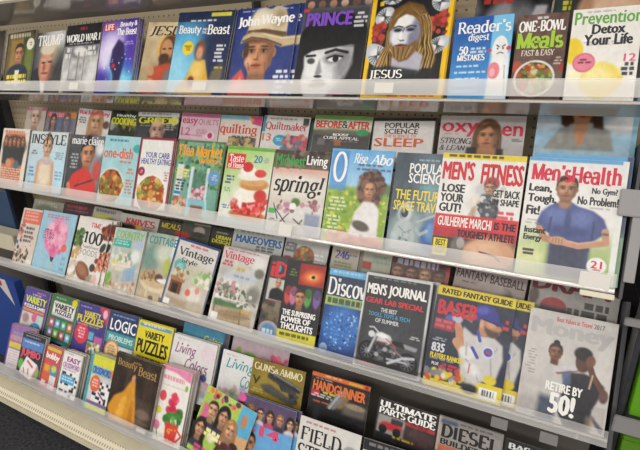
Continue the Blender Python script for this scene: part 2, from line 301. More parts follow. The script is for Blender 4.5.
def magazine(id, label, paint, texts, spine='8a8a88', t=.0035, copies=0, cat='magazine', name=None, bend=0, jit=.003, masthead=1, back='c9c9c6'):
    k, d, x, v, w, h, roll = BK[id]; name = name or cat.replace(' ', '_')
    z = (tier(k, x, d, v+h/2)-CAM).dot(FWD); ppm = FPX/z
    f = 1.5 if d < .04 else 1.3
    nx = int(min(max(w*ppm*f, 24), 170)); ny = int(min(max(h*ppm*f, 30), 230))
    vs = VS.get(id, .5 if d >= .04 and k == 1 else .6 if d >= .04 and k == 2 else 1)   # cover art packed into the part that shows above the row in front
    nv = max(int(ny*vs), 12); C = Cv(w, h*vs, nx, nv); paint(C)
    C.nz(.014, 34, len(label)); C.nz(.012, 13, len(label)+1)
    if nv < ny: C.a = np.concatenate([C.a]+[C.a[::-1], C.a, C.a[::-1]])[:ny]
    Bd = lambda s: -bend*s**2.2
    # pages with a wrapped back cover
    n = 9 if bend else 2; V = []; Fc = []
    for i in range(n):
        s = i/(n-1)
        for xx, zz in ((0, -t), (w, -t), (w-.0008, 0), (0, 0)): V.append((xx, s*h, zz+Bd(s)))
    for i in range(n-1):
        a = i*4
        for j in range(4): Fc.append((a+j, a+(j+1) % 4, a+4+(j+1) % 4, a+4+j))
    Fc.append((3, 2, 1, 0)); a = (n-1)*4; Fc.append((a, a+1, a+2, a+3))
    root = link(name, mesh('pages', V, Fc), None, [PAPER])
    # front cover
    lx = np.linspace(-.0006, w+.0004, nx); ly = np.linspace(h+.0004, -.0002, ny); gx, gy = np.meshgrid(lx, ly)
    gz = .0004-bend*np.clip(gy/h, 0, 1)**2.2
    V = np.stack([gx, gy, gz], -1).reshape(-1, 3)
    ii = np.arange(nx*ny).reshape(ny, nx); Fq = np.stack([ii[:-1, :-1], ii[1:, :-1], ii[1:, 1:], ii[:-1, 1:]], -1).reshape(-1, 4)
    fc = link('front_cover', mesh('front_cover', V, Fq, lin(np.clip(C.a, 0, 1)).reshape(-1, 3)*.86), root, [PRINT])
    # spine and back cover
    V = []; Fc = []
    m_ = 6
    for i in range(m_):
        s = i/(m_-1)
        for xx, zz in ((-.0006, .0002), (-.0012, -t*.5), (-.0006, -t-.0005), (w, -t-.0005)): V.append((xx, s*h, zz+Bd(s)))
    for i in range(m_-1):
        for j in range(3): a = i*4+j; Fc.append((a, a+4, a+5, a+1))
    link('back_cover', mesh('back_cover', V, Fc, np.tile(lin(hx(spine)), (len(V), 1))), root, [PRINT])
    # lettering
    for q, (tx, u0, v0, u1, v1, c, st) in enumerate(texts):
        v0, v1 = v0*vs, v1*vs
        P, T = letters(tx, st); X = (u0+P[:, 0]*(u1-u0))*w; Y = h*(1-v1+P[:, 1]*(v1-v0))
        V = np.stack([X, Y, .0007+.000015*P[:, 2]-bend*np.clip(Y/h, 0, 1)**2.2], -1)
        nm = 'masthead' if q < masthead else 'headline'
        link(nm, mesh(nm, V, T, np.tile(lin(hx(c))*.9, (len(P), 1))), fc, [INK])
    g = GROUPS[('f' if d < .04 else 'b', k)]
    place(root, k, x, d, v, roll); tag(root, label, cat, g)
    r = random.Random(id)
    for i in range(copies):
        c = root.copy(); COL.objects.link(c)
        for ch in list(root.children):
            q = ch.copy(); COL.objects.link(q); q.parent = c
            for g2 in ch.children:
                e = g2.copy(); COL.objects.link(e); e.parent = q
        place(c, k, x+r.uniform(-jit, jit)+.001*i, d+(i+1)*(t+.0014), v+.0018, roll+r.uniform(-.008, .008))
        tag(c, (ORD[i]+' spare copy behind the '+label) if copies > 1 else 'spare copy behind the '+label, cat, g)
    return root
# measured placement of every title: tier, depth behind the front face, x, height up the face, width, height, roll (metres, radians)
BK = {
 'a0': (0, 0, -2.2546, 0.0006, 0.1486, 0.2595, 0.0612),
 'a1': (0, 0, -2.0853, 0.0006, 0.1838, 0.2518, 0.0433),
 'a2': (0, -0.002, -1.8902, 0.0006, 0.1765, 0.2428, 0.0233),
 'a3': (0, -0.004, -1.7048, 0.0006, 0.1947, 0.2612, 0.0227),
 'a4': (0, -0.006, -1.5002, 0.0006, 0.1775, 0.2635, 0.0263),
 'a4b': (0, 0.006, -1.4823, 0.0006, 0.175, 0.2679, 0.0322),
 'a5': (0, 0.004, -1.3043, 0.012, 0.1989, 0.2429, -0.0571),
 'a6': (0, -0.01, -1.1498, 0.0071, 0.2237, 0.263, -0.029),
 'a7': (0, 0, -0.9142, 0.0006, 0.2134, 0.268, 0.0047),
 'a7b': (0, 0.008, -0.9036, 0.0006, 0.2229, 0.2728, 0.0115),
 'a8': (0, -0.003, -0.6824, 0.0018, 0.2, 0.2761, -0.0061),
 'a9': (0, -0.006, -0.4723, 0.0006, 0.2078, 0.2798, 0.0127),
 'a10': (0, -0.002, -0.2503, 0.0006, 0.1297, 0.1975, 0.0349),
 'a11': (0, -0.002, -0.112, 0.0006, 0.1005, 0.1952, 0.0285),
 'a12': (0, -0.006, -0.0037, 0.0006, 0.1255, 0.1984, 0.0243),
 'b1': (0, 0.05, -0.2292, 0.0227, 0.1686, 0.25, -0.0207),
 'b2': (0, 0.062, -0.0551, 0.0167, 0.1226, 0.25, -0.0184),
 'b3': (0, 0.053, -0.0174, 0.0071, 0.1538, 0.25, -0.01),
 'c1': (1, 0, -2.263, 0.0006, 0.1971, 0.2607, 0.0069),
 'c2': (1, -0.002, -2.0451, 0.0006, 0.2464, 0.2574, 0.0133),
 'c3': (1, -0.002, -1.7777, 0.0006, 0.2019, 0.2554, 0.009),
 'c4': (1, -0.004, -1.5716, 0.0006, 0.1902, 0.2626, 0.0045),
 'c5': (1, -0.006, -1.3755, 0.0006, 0.17, 0.2647, 0.0108),
 'c5b': (1, 0.004, -1.368, 0.0006, 0.171, 0.2659, 0.0164),
 'c6': (1, -0.002, -1.1951, 0.0007, 0.2076, 0.2652, -0.0006),
 'c7': (1, -0.003, -0.9746, 0.0011, 0.1838, 0.2562, -0.0025),
 'c8': (1, -0.001, -0.7839, 0.0006, 0.1924, 0.2578, 0.0127),
 'c9': (1, -0.004, -0.5848, 0.0006, 0.1905, 0.2728, 0.0136),
 'c10': (1, 0, -0.3855, 0.0006, 0.1445, 0.2747, 0.021),
 'c11': (1, -0.006, -0.2596, 0.0006, 0.2024, 0.2811, 0.0161),
 'c12': (1, -0.01, -0.0509, 0.0006, 0.2031, 0.2844, 0.0115),
 'c12b': (1, 0.004, -0.0402, 0.0006, 0.2028, 0.2968, 0.0163),
 'd1': (1, 0.055, -2.2107, 0.1079, 0.1422, 0.273, -0.0146),
 'd2': (1, 0.055, -2.0558, 0.0899, 0.2013, 0.273, -0.0073),
 'd3': (1, 0.055, -1.8495, 0.1087, 0.2008, 0.273, -0.0375),
 'd4': (1, 0.055, -1.6355, 0.1049, 0.1466, 0.273, -0.0111),
 'd5': (1, 0.055, -1.4811, 0.1023, 0.2145, 0.273, 0.0064),
 'd6': (1, 0.055, -1.2572, 0.1055, 0.1795, 0.273, -0.012),
 'd7': (1, 0.055, -1.0714, 0.1023, 0.1746, 0.273, -0.004),
 'd8': (1, 0.055, -0.8927, 0.1072, 0.1769, 0.273, -0.0149),
 'd8b': (1, 0.061, -0.8761, 0.1061, 0.1757, 0.273, -0.0144),
 'd9': (1, 0.055, -0.6954, 0.114, 0.1942, 0.273, -0.0001),
 'd10': (1, 0.055, -0.4886, 0.1096, 0.1876, 0.273, 0.0352),
 'd11': (1, 0.055, -0.2913, 0.1243, 0.2181, 0.273, 0.0247),
 'd12': (1, 0.053, -0.0506, 0.1776, 0.2154, 0.273, 0.0114),
 'e1': (2, 0, -2.2187, 0.0006, 0.1434, 0.2664, 0.0226),
 'e2': (2, -0.002, -2.0672, 0.0006, 0.2365, 0.2749, 0.0184),
 'e3': (2, 0, -1.8217, 0.0006, 0.2051, 0.2817, 0.0011),
 'e3b': (2, 0.006, -1.7914, 0.0006, 0.1975, 0.2825, 0.0109),
 'e4': (2, -0.004, -1.576, 0.0006, 0.1759, 0.2625, 0.0239),
 'e5': (2, -0.001, -1.3949, 0.0006, 0.179, 0.2702, 0.0083),
 'e6': (2, -0.006, -1.2589, 0.018, 0.2076, 0.2579, -0.0841),
 'e7': (2, -0.004, -1.0266, 0.007, 0.194, 0.2677, -0.0306),
 'e8': (2, 0.004, -0.8189, 0.0006, 0.1495, 0.2738, 0.009),
 'e9': (2, -0.002, -0.739, 0.0006, 0.143, 0.2686, 0.0425),
 'e10': (2, 0, -0.5846, 0.0006, 0.1377, 0.27, 0.031),
 'e11': (2, -0.016, -0.4556, 0.0006, 0.2008, 0.2785, 0.026),
 'e11b': (2, 0.006, -0.4348, 0.0006, 0.2003, 0.2804, 0.0378),
 'e12': (2, -0.006, -0.2472, 0.0012, 0.2073, 0.2838, -0.0029),
 'e13': (2, 0.006, -0.1971, 0.0013, 0.2012, 0.2837, -0.0033),
 'e14': (2, -0.014, -0.0026, 0.0014, 0.1947, 0.2699, -0.0042),
 'f0': (2, 0.055, -2.2481, 0.0477, 0.2266, 0.273, 0.0147),
 'f1': (2, 0.055, -2.0169, 0.0591, 0.1947, 0.273, 0.0058),
 'f2': (2, 0.055, -1.8192, 0.0628, 0.1761, 0.273, -0.0101),
 'f3': (2, 0.053, -1.6373, 0.056, 0.225, 0.273, -0.0024),
 'f4': (2, 0.055, -1.4086, 0.0574, 0.1197, 0.273, -0.0001),
 'f5': (2, 0.055, -1.284, 0.0671, 0.1409, 0.273, 0.0069),
 'f6': (2, 0.055, -1.1401, 0.0658, 0.1021, 0.273, -0.0086),
 'f7': (2, 0.053, -1.0308, 0.074, 0.2196, 0.273, 0.0069),
 'f8': (2, 0.055, -0.8082, 0.0741, 0.1703, 0.273, -0.0098),
 'f9': (2, 0.055, -0.6215, 0.0774, 0.0974, 0.273, -0.0002),
 'f10': (2, 0.055, -0.521, 0.0798, 0.1064, 0.273, -0.0021),
 'f11': (2, 0.055, -0.4097, 0.0786, 0.1787, 0.273, 0.0048),
 'f12': (2, 0.055, -0.228, 0.0855, 0.1945, 0.273, -0.0507),
 'f13': (2, 0.053, -0.0167, 0.0936, 0.2103, 0.273, -0.0206),
 'g1': (3, 0.056, -2.0424, 0.1544, 0.1706, 0.195, -0.0042),
 'g2': (3, 0.056, -1.8523, 0.1611, 0.17, 0.195, -0.0074),
 'g3': (3, 0.056, -1.6733, 0.1612, 0.1797, 0.195, 0.0235),
 'g4': (3, 0.056, -1.4857, 0.165, 0.1567, 0.195, 0.0251),
 'g5': (3, 0.053, -1.322, 0.1661, 0.1721, 0.195, 0.0204),
 'g6': (3, 0.056, -1.1451, 0.143, 0.1975, 0.21, 0.0088),
 'g6b': (3, 0.09, -1.1397, 0.1433, 0.2087, 0.25, 0.007),
 'g7': (3, 0.061, -0.9231, 0.1411, 0.1804, 0.21, 0.0125),
 'g8': (3, 0.053, -0.7888, 0.1061, 0.1951, 0.25, 0.0277),
 'g8b': (3, 0.09, -0.9155, 0.1458, 0.2287, 0.25, -0.0005),
 'g9': (3, 0.056, -0.5733, 0.1224, 0.1912, 0.25, 0.0227),
 'g10': (3, 0.056, -0.3565, 0.1078, 0.17, 0.25, -0.0013),
 'g11': (3, 0.056, -0.1804, 0.1088, 0.1632, 0.25, 0.011),
 'g12': (3, 0.056, -0.0129, 0.1064, 0.1451, 0.25, 0.0053),
 'h1': (3, 0.02, -2.0187, 0.0006, 0.1668, 0.1854, 0.0462),
 'h2': (3, -0.004, -1.8909, 0.0006, 0.1485, 0.18, 0.0389),
 'h3': (3, 0, -1.7394, 0.001, 0.1004, 0.1654, -0.0042),
 'h4': (3, 0, -1.6256, 0.0006, 0.1089, 0.1699, 0.0251),
 'h5': (3, 0, -1.4723, 0.0006, 0.1331, 0.2003, 0.0211),
 'h6': (3, -0.012, -1.3312, 0.0006, 0.2216, 0.2426, 0.0161),
 'h7': (3, 0.004, -1.1194, 0.0006, 0.135, 0.251, 0.0249),
 'h8': (3, -0.014, -0.9422, 0.0325, 0.2017, 0.2149, -0.159),
 'h9': (3, 0.004, -0.79, 0.0006, 0.21, 0.251, 0.0138),
 'h9b': (3, 0.0125, -0.7764, 0.0006, 0.2094, 0.2523, 0.0165),
 'h10': (3, -0.008, -0.5577, 0.0006, 0.1912, 0.2549, 0.015),
 'h11': (3, 0, -0.3535, 0.0006, 0.1986, 0.2542, 0.0421)
}
W_ = 'f4f2ee'; K_ = '1d1c1e'
SK, SK2, SK3 = 'd9a582', 'c98d68', '8a5a42'
# ============================================================ top shelf, front
def p(c):
    c.gr('2c2622', '1a1718'); c.el(.6, .4, .35, .3, '4a3a30', 0, .8); c.gk(.2, .7, .9, .9, 3, 'b5a48a')
magazine('a0', 'dark brown magazine cut off by the left end of the top shelf', p, [], '141214')
def p(c):
    c.gr('6d5a30', '2e2b1c', 0, 0, 1, 0); c.re(.15, .1, .62, 1, '9a7a3a', 1, .1); c.re(.62, .1, 1, 1, '39401f', 1, .1); c.el(.85, .5, .15, .4, '6d7a2c', 0, .7)
    c.gk(.05, .03, .97, .11, 1, 'cfc6b0', .9, .8); c.face(.48, .36, .15, SK2, '2a1d16'); c.bust(.48, .36, .15, '1e2530', 1, 2.6); c.pg([(.4, .63), (.56, .63), (.54, .9), (.44, .9)], 'dfe3e8')
    c.el(.86, .22, .13, None, 'e8e4d8'); c.gk(.8, .19, .93, .26, 2, '7a6a3a'); c.gk(.1, .7, .9, .88, 2, 'f0d838', 1, .75); c.gk(.1, .92, .9, .97, 1, W_)
    c.re(0, 0, .04, 1, '201c18')
magazine('a1', 'dark gold magazine of smiling man at top shelf left end', p, [], '1c1a18', copies=2)
def p(c):
    c.bg('26262a'); c.el(.62, .3, .5, .5, '9a9a98', 0, .9); c.el(.75, .12, .4, .2, 'c9c9c6', 0, .9)
    c.pg([(.02, .62), (.3, .55), (.75, .8), (.8, 1), (0, 1)], '17202c', 1, 3); c.pg([(.26, .6), (.5, .8), (.5, 1), (.38, 1)], 'eceae6', 1, 1)
    c.el(.5, .52, .29, .31, 'b06a50', 6, .15); c.el(.44, .52, .2, .26, 'd39478', 6, .5); c.el(.53, .26, .33, .11, 'd8cdb6', -8, .3); c.el(.76, .4, .1, .16, 'c4b69c', 0, .4)
    c.el(.36, .5, .07, .015, '4a2a22', 0, .5); c.el(.58, .49, .07, .015, '4a2a22', 0, .5); c.el(.4, .58, .05, .06, 'a05e46', 0, .8); c.el(.44, .67, .12, .02, '8a4638', 0, .5); c.el(.36, .45, .1, .015, 'c8b795', 8, .4); c.el(.6, .44, .1, .015, 'c8b795', -8, .4)
    c.el(.95, .75, .3, .4, '3a3a3c', 0, .9)
magazine('a2', 'grey magazine of a stern fair-haired man in dark suit', p, [('TRUMP', .06, .05, .94, .23, W_, 's')], '151416', copies=2)
def p(c):
    c.bg('b9b8b5'); c.nz(.1, 14, 4); c.re(0, 0, 1, .31, '17161a'); c.re(0, .31, 1, .45, '55545a', .8, .1)
    c.el(.5, .4, .22, .07, 'e4e2de', 10, .5); c.gk(.04, .33, .26, .5, 2, 'e8e8e6', .9, .8); c.gk(.68, .33, .97, .47, 2, 'e8e8e6', .9, .8)
    for x, wd in ((.2, .03), (.42, .05), (.6, .035), (.83, .05)): c.re(x, .4, x+wd, .95, '8a8987', .8, .02)
    c.el(.3, .9, .22, .1, '3a3a3c', 0, .5); c.el(.55, .93, .2, .08, '242426', 0, .5); c.el(.22, .86, .05, .05, '2a2a2c', 0, .3); c.el(.48, .87, .05, .05, '2a2a2c', 0, .3); c.el(.85, .7, .12, .2, 'dad9d6', 0, .8)
    c.gk(.1, .27, .9, .3, 1, 'c4c4c2', .8); c.gk(.35, .04, .6, .1, 1, 'a02c34', .9, .8)
magazine('a3', 'black and white war magazine with a trench photograph', p, [('WORLD WAR I', .02, .14, .98, .255, W_, 'bs')], '222', copies=1)
def p(c):
    c.bg('4a2f8c'); c.el(.35, .42, .5, .34, 'b9a8e8', 0, .9); c.el(.3, .45, .3, .22, 'e6dcf6', 0, .9); c.el(.75, .7, .4, .3, '3f8fd8', 0, .9); c.el(.65, .85, .35, .16, '7fd4ea', 0, .9); c.el(.1, .9, .3, .2, '3b2c9c', 0, .9); c.el(.9, .35, .2, .3, '5238a8', 0, .9)
    c.pg([(.5, .26), (.66, .32), (.74, .5), (.7, .7), (.62, .98), (.42, .98), (.48, .75), (.34, .62), (.36, .4)], '2a1c50', .95, 4)
    c.el(.44, .62, .05, None, 'c8283c', 0, .4); c.ln([(.44, .65), (.47, .78)], .02, '1d3a2c'); c.sp(14, .1, .45, .95, .95, ['e8e4ff', 'c0d8ff'], .008, .02, 4); c.gk(.68, .3, .95, .36, 2, 'c9bce8')
    c.re(.05, .03, .35, .14, 'd8343a')
magazine('a4', 'violet blue magazine with red logo box in corner', p, [('LIFE', .08, .045, .32, .125, W_, 'b'), ('Beauty &', .5, .03, .97, .115, W_, 'bs'), ('The Beast', .42, .115, .98, .215, W_, 'bs')], '1a1420', t=.004, copies=3)
def p(c):
    c.gr('c9b48e', 'a08a68'); c.nz(.05, 8, 3); c.el(.75, .15, .4, .2, 'd8c49a', 0, .9); c.el(.56, .36, .24, .19, 'e8b048', 0, .3)
    c.el(.58, .36, .2, .19, '5a3a22', 0, .3); c.pg([(.42, .4), (.4, .62), (.75, .64), (.78, .35)], '5a3a22', 1, 3); c.el(.53, .38, .13, .15, 'c08a5c', -12, .2); c.el(.5, .5, .12, .07, '4a3020', 0, .4); c.el(.47, .37, .04, .012, '3a2418'); c.el(.6, .36, .04, .012, '3a2418')
    c.pg([(.1, .95), (.3, .62), (.6, .56), (.9, .62), (1, .8), (1, 1), (.05, 1)], 'b84a30', 1, 3); c.pg([(.6, .66), (.85, .6), (1, .75), (1, 1), (.45, 1)], '6b7276', 1, 3); c.el(.25, .68, .09, .06, 'c79468', 50, .4); c.el(.3, .84, .12, .05, 'cb9a70', 30, .4); c.el(.8, .85, .12, .08, 'b98a60', 0, .4)
magazine('a5', 'tan magazine with painting of bearded man in red robe', p, [('JESUS', .06, .05, .97, .2, '3a2e26', 'si')], 'd8d2c2', t=.003, copies=5, jit=.006)
def p(c):
    c.gr('1d3a66', '173054', 0, 0, 1, 1); c.el(.22, .55, .4, .45, '5fb4dc', 0, .9); c.el(.1, .75, .25, .3, '8fd0ea', 0, .9); c.el(.85, .5, .3, .45, '18254a', 0, .8); c.re(0, 0, 1, .12, '1a2a4a')
    c.re(.6, .02, .95, .065, 'd8cc48'); c.gk(.2, .1, .8, .135, 1, W_, .9)
    c.el(.27, .44, .1, None, 'f0d020'); c.gk(.2, .41, .34, .48, 3, '5a4a10')
    c.pg([(.42, .6), (.62, .58), (.72, .8), (.85, 1), (.12, 1), (.32, .8)], 'd9a83a', 1, 3); c.el(.5, .7, .12, .12, 'e8c468', 0, .8); c.el(.42, .84, .06, .06, '6a2a20', 0, .5); c.el(.5, .47, .1, .12, '7a4a30', 0, .4); c.el(.5, .5, .06, .08, 'c99a78', 0, .6)
    c.el(.85, .78, .1, .15, '6d6248', 20, .6); c.el(.8, .9, .08, .06, 'b0985c', 0, .6); c.gk(.76, .4, .96, .62, 5, 'e8e8ea', .9, .6); c.gk(.78, .66, .95, .7, 1, 'e8d060')
magazine('a6', 'deep blue magazine with yellow round badge on top shelf', p, [('Beauty', .05, .16, .46, .29, W_, 's'), ('AND', .48, .2, .57, .23, W_, 's'), ('THE', .48, .24, .57, .27, W_, 's'), ('Beast', .58, .16, .97, .28, W_, 's')], 'e8e6dc', t=.003, copies=2)
def PA7(c):
    c.bg('2b3c7e'); c.nz(.02, 6, 5)
    c.face(.46, .5, .25, 'c98a64', '5a4230', 'none', tn=-.5); c.el(.24, .48, .045, .1, '4a3424', 0, .5); c.el(.3, .6, .06, .05, 'e0a888', 0, .8); c.ln([(.3, .62), (.34, .7)], .02, '8a5840', .7); c.ln([(.58, .62), (.6, .7)], .02, '8a5840', .7); c.re(.2, .3, .74, .4, '4e3424', .75, .05)
    c.pg([(.2, .3), (.26, .12), (.34, .02), (.46, .0), (.56, .03), (.68, -.02), (.8, .03), (.86, .16), (.86, .34), (.5, .3)], 'dccaa8', 1, 2); c.el(.42, .12, .14, .1, 'efe2c8', 0, .9); c.el(.72, .14, .1, .1, 'b09a78', 0, .9); c.pg([(.2, .3), (.22, .25), (.5, .24), (.86, .29), (.86, .35), (.5, .29)], '6a5238', 1, 1)
    c.pg([(.12, .4), (.16, .31), (.3, .27), (.5, .285), (.8, .34), (1.0, .33), (1.06, .36), (1, .43), (.8, .45), (.55, .37), (.3, .34)], 'cbb48e', 1, 2); c.ln([(.16, .37), (.3, .33), (.55, .36), (.8, .43)], .03, '5a4430', .8); c.ln([(.5, .3), (.8, .355), (1, .35)], .02, 'e8d8b8', .8)
    c.pg([(0, 1), (.06, .78), (.2, .68), (.32, .84), (.5, .94), (.66, .82), (.74, 1)], 'd0524e', 1, 3); c.pg([(.08, .95), (.2, .75), (.26, .9)], 'ea8078', 1, 2)
    c.gk(.74, .7, 1, .98, 5, 'e8e8ee', .95, .6); c.gk(.06, .025, .96, .055, 1, 'd0d0e0', .7)
T7 = [('John', .04, .09, .4, .22, W_, 'bs'), ('Wayne', .42, .08, .96, .22, W_, 'bs')]
magazine('a7', 'navy magazine of a man in cream cowboy hat and red scarf', PA7, T7, 'd8d6d2')
magazine('a7b', 'second navy cowboy hat magazine, its right edge showing beside the first', PA7, T7, 'd8d6d2')
def p(c):
    c.gr('9a9a9c', 'c9c9cb', 0, .2, 0, 1); c.re(0, 0, 1, .1, '4a4048')
    for i in range(6): c.el(.1+i*.17, .06, .055, None, ['c99a80', '8a6a5a', 'b88a6a', 'd9b8a0', '7a5a4a', 'c0a090'][i], 0, .3)
    c.re(0, .1, 1, 1, '6a6a6e', 1, .02); c.re(.0, .1, 1, .34, '3a3a3e', .9, .1)
    c.pg([(.1, .48), (.86, .5), (.8, .72), (.62, .9), (.5, 1), (.16, 1), (.1, .8)], 'c6c6c8', 1, 3); c.el(.3, .7, .17, .16, 'ececec', 0, .8); c.el(.5, .8, .16, .08, 'dedee0', -20, .9); c.el(.72, .66, .1, .16, '8e8e92', 10, .9)
    c.pg([(0, .42), (.02, .33), (.2, .2), (.45, .15), (.75, .17), (.95, .27), (1, .33), (1, .5), (.8, .47), (.5, .5), (.22, .53), (.06, .6), (0, .62)], '131316', 1, 1); c.pg([(0, .5), (.1, .54), (.13, .7), (.1, .86), (.2, 1), (0, 1)], '141417', 1, 3)
    c.el(.58, .6, .15, .05, '77777c', -8, .8); c.el(.585, .61, .1, .028, 'e8e8e8', -8, .3); c.el(.6, .61, .045, .032, '0c0c0e', 0, .3); c.ln([(.47, .605), (.58, .578), (.7, .592)], .024, '101012'); c.ln([(.44, .55), (.58, .52), (.76, .55)], .04, '1a1a1c', .95); c.el(.23, .63, .06, .03, '4a4a4e', 6, .5); c.ln([(.15, .58), (.28, .575)], .035, '26262a')
    c.pg([(.36, .6), (.42, .74), (.36, .79), (.32, .76)], '8e8e94', .9, 3); c.el(.37, .785, .06, .014, '2e2e32', 0, .5); c.el(.38, .865, .13, .025, '55555a', -6, .4); c.ln([(.26, .87), (.38, .86), (.5, .862)], .014, '1c1c20'); c.el(.38, .83, .1, .014, '77777c', 0, .6)
    c.pg([(.84, .48), (1, .46), (1, 1), (.62, 1), (.78, .8), (.86, .66)], '17171a', 1, 3); c.re(.0, .1, .09, .13, 'd8343a'); c.gk(.78, .16, .97, .32, 4, 'e0e0e2', .9, .6); c.gk(.55, .94, .9, .98, 1, 'c84048')
magazine('a8', 'black and white magazine of a man in a broad black hat, purple title', p, [('PRINCE', .06, .14, .76, .28, '7d4bc0', 'kb')], 'c8c8c6')
def p(c):
    c.bg('f2c31a'); c.re(.055, .045, .945, .955, '17191d'); r = np.random.default_rng(4)
    def wing(x, y, rx, ry, rot):
        c.el(x, y, rx, ry, 'c2c6ca', rot, .12); c.el(x, y, rx*.6, ry*.6, 'e4e6e8', rot, .6)
        for i in range(5):
            a = math.radians(rot+20*(i-2)); c.ln([(x-rx*.9*math.cos(a), y-rx*.9*math.sin(a)/c.k), (x+rx*.9*math.cos(a), y+rx*.9*math.sin(a)/c.k)], .012, '2a2c32', .8)
    wing(.18, .24, .1, .1, 50); wing(.15, .6, .12, .14, -50); wing(.85, .15, .1, .09, -40); wing(.87, .53, .09, .12, 60); wing(.25, .09, .12, .045, 0); wing(.6, .07, .12, .03, 0)
    c.sp(26, .06, .3, .2, .48, ['a8362e', '7a2420', 'c24a3a'], .02, .05, 3); c.sp(26, .76, .24, .945, .44, ['b23a30', '8a2a24', 'c85040'], .02, .05, 4)
    c.pg([(.24, .3), (.3, .18), (.46, .12), (.64, .16), (.76, .3), (.78, .48), (.88, .66), (.84, .74), (.6, .7), (.3, .74), (.2, .7), (.26, .52)], '6a4a24', 1, 2)
    for i in range(26):
        sd = -1 if i < 8 else 1; t = (i/8) if i < 8 else (i-8)/18; x0 = .42-.12*t if sd < 0 else .5+.24*t; x1 = .3-.03*t if sd < 0 else .64+.14*t; x2 = .38-.17*t if sd < 0 else .6+.27*t; q = r.uniform(-.015, .015)
        c.ln([(x0, .17+.1*t+q), (x1+q, .34), (x1+.02*sd-q, .5), (x2+q, .6), (x2-.02*sd, .72+q)], .014, ['c8a055', '2e2212', 'e0c078', '9a7236', '1c160e'][i % 5], .9)
    c.pg([(.34, .62), (.6, .56), (.72, .62), (.7, .78), (.36, .78)], 'b4b2be', 1, 2)
    for i in range(9): c.ln([(.36-.006*i, .22+.012*i), (.29-.006*i, .38), (.3-.007*i, .52), (.27-.012*i, .62), (.25-.016*i, .72)], .013, ['c8a055', '2e2212', 'a87e3c'][i % 3], .95)
    c.el(.46, .4, .185, .215, '8f90a2', 4, .1); m0 = None
    c.el(.44, .37, .15, .17, 'd6d6da', 4, .35); c.el(.4, .3, .13, .07, 'f0efec', -8, .5); c.el(.38, .46, .08, .06, 'e6e4e4', 0, .6); c.el(.58, .42, .07, .14, '80829a', 8, .6); c.el(.52, .37, .05, .04, 'b8bcd0', 0, .6)
    c.pg([(.25, .36), (.28, .24), (.38, .16), (.5, .15), (.62, .2), (.69, .34), (.68, .44), (.62, .31), (.54, .255), (.45, .235), (.36, .27), (.29, .38)], '7a5628', 1, 1)
    for i in range(8): c.ln([(.47, .17), (.36-.02*i*.4, .22+.01*i), (.29-.004*i, .3+.012*i)], .01, ['c8a055', '3a2a16', 'a87e3c'][i % 3], .8); c.ln([(.48, .17), (.58+.008*i, .22+.008*i), (.655+.005*i, .33+.01*i)], .01, ['d0aa60', '3a2a16', 'a87e3c'][i % 3], .8)
    for x in (.37, .53): c.el(x, .375, .06, .022, '6a6c80', 0, .6); c.el(x, .378, .04, .011, '20222c', 0, .4); c.ln([(x-.06, .355), (x, .34), (x+.06, .352)], .016, '3a3028')
    c.ln([(.45, .36), (.4, .46), (.42, .475), (.46, .472)], .016, '5a5c6e'); c.el(.415, .43, .02, .04, 'f4f4f2', 10, .5)
    c.pg([(.29, .47), (.34, .53), (.42, .5), (.52, .52), (.62, .47), (.62, .58), (.54, .65), (.44, .67), (.35, .62)], '7d5a30', 1, 2)
    for i in range(14): c.ln([(.32+.022*i, .53), (.36+.014*i, .65-.03*abs(i-6)/6)], .009, ['b08a50', '4a3418', 'c8a468'][i % 3], .8)
    c.el(.43, .525, .065, .012, '9a5a54', 0, .4); c.el(.43, .515, .07, .007, '3a2a22', 0, .5)
    c.pg([(.055, .72), (.3, .7), (.945, .78), (.945, .955), (.055, .955)], '1a1c20', .85, 5); c.gk(.08, .845, .75, .88, 1, 'b9b9b9', .8); c.gk(.34, .965, .92, .99, 1, 'e0702a', .9, .8); c.gk(.1, .06, .5, .09, 1, 'd8d4c0', .8); c.re(.1, .1, .15, .14, 'f2c31a')
magazine('a9', 'yellow bordered magazine with stained glass face of bearded man', p, [('JESUS', .08, .735, .5, .825, W_, 's')], 'e8b818', copies=3, t=.0032)
def p(c):
    c.gr('2359a8', '4da6e0', 0, .1, 0, 1); c.re(.66, 0, 1, 1, '7cc4ea')
    c.pg([(.66, .9), (.7, .55), (.98, .45), (1, .7), (1, 1), (.64, 1)], 'e2f0f8', 1, 3)
    c.el(.82, .42, .13, .17, 'f2f2f0', 0, .08); c.pg([(.7, .42), (.94, .42), (.98, .9), (.68, .9)], 'f0f0ee', 1, 2); c.ln([(.76, .36), (.8, .38)], .02, '333'); c.ln([(.86, .38), (.9, .36)], .02, '333'); c.el(.78, .4, .015, None, '222'); c.el(.87, .4, .015, None, '222'); c.ln([(.78, .46), (.83, .445), (.88, .46)], .015, '444')
    c.el(.75, .66, .1, .1, 'e8828e', 0, .1); c.el(.73, .68, .05, .05, 'f2b0b4', 0, .2); c.el(.96, .4, .04, None, 'd84050'); c.el(.65, .42, .035, None, 'd84050'); c.ln([(.92, .6), (.96, .95)], .012, '888')
    for i in range(5): c.gk(.06, .58+i*.075, .62, .605+i*.075, 1, 'd8ecf8', .85, .9)
    c.gk(.3, .37, .6, .42, 1, 'e8f2fa'); c.gk(.3, .41, .6, .46, 1, 'e8f2fa')
magazine('a10', 'small blue digest with white title and white cartoon figure', p, [("Reader's", .06, .05, .97, .2, W_, 's'), ('digest', .26, .2, .62, .31, W_, 's'), ('50', .12, .35, .28, .45, W_, 'bs'), ('MISTAKES', .1, .45, .58, .53, W_, 'bs')], '2a5aa0', t=.004)
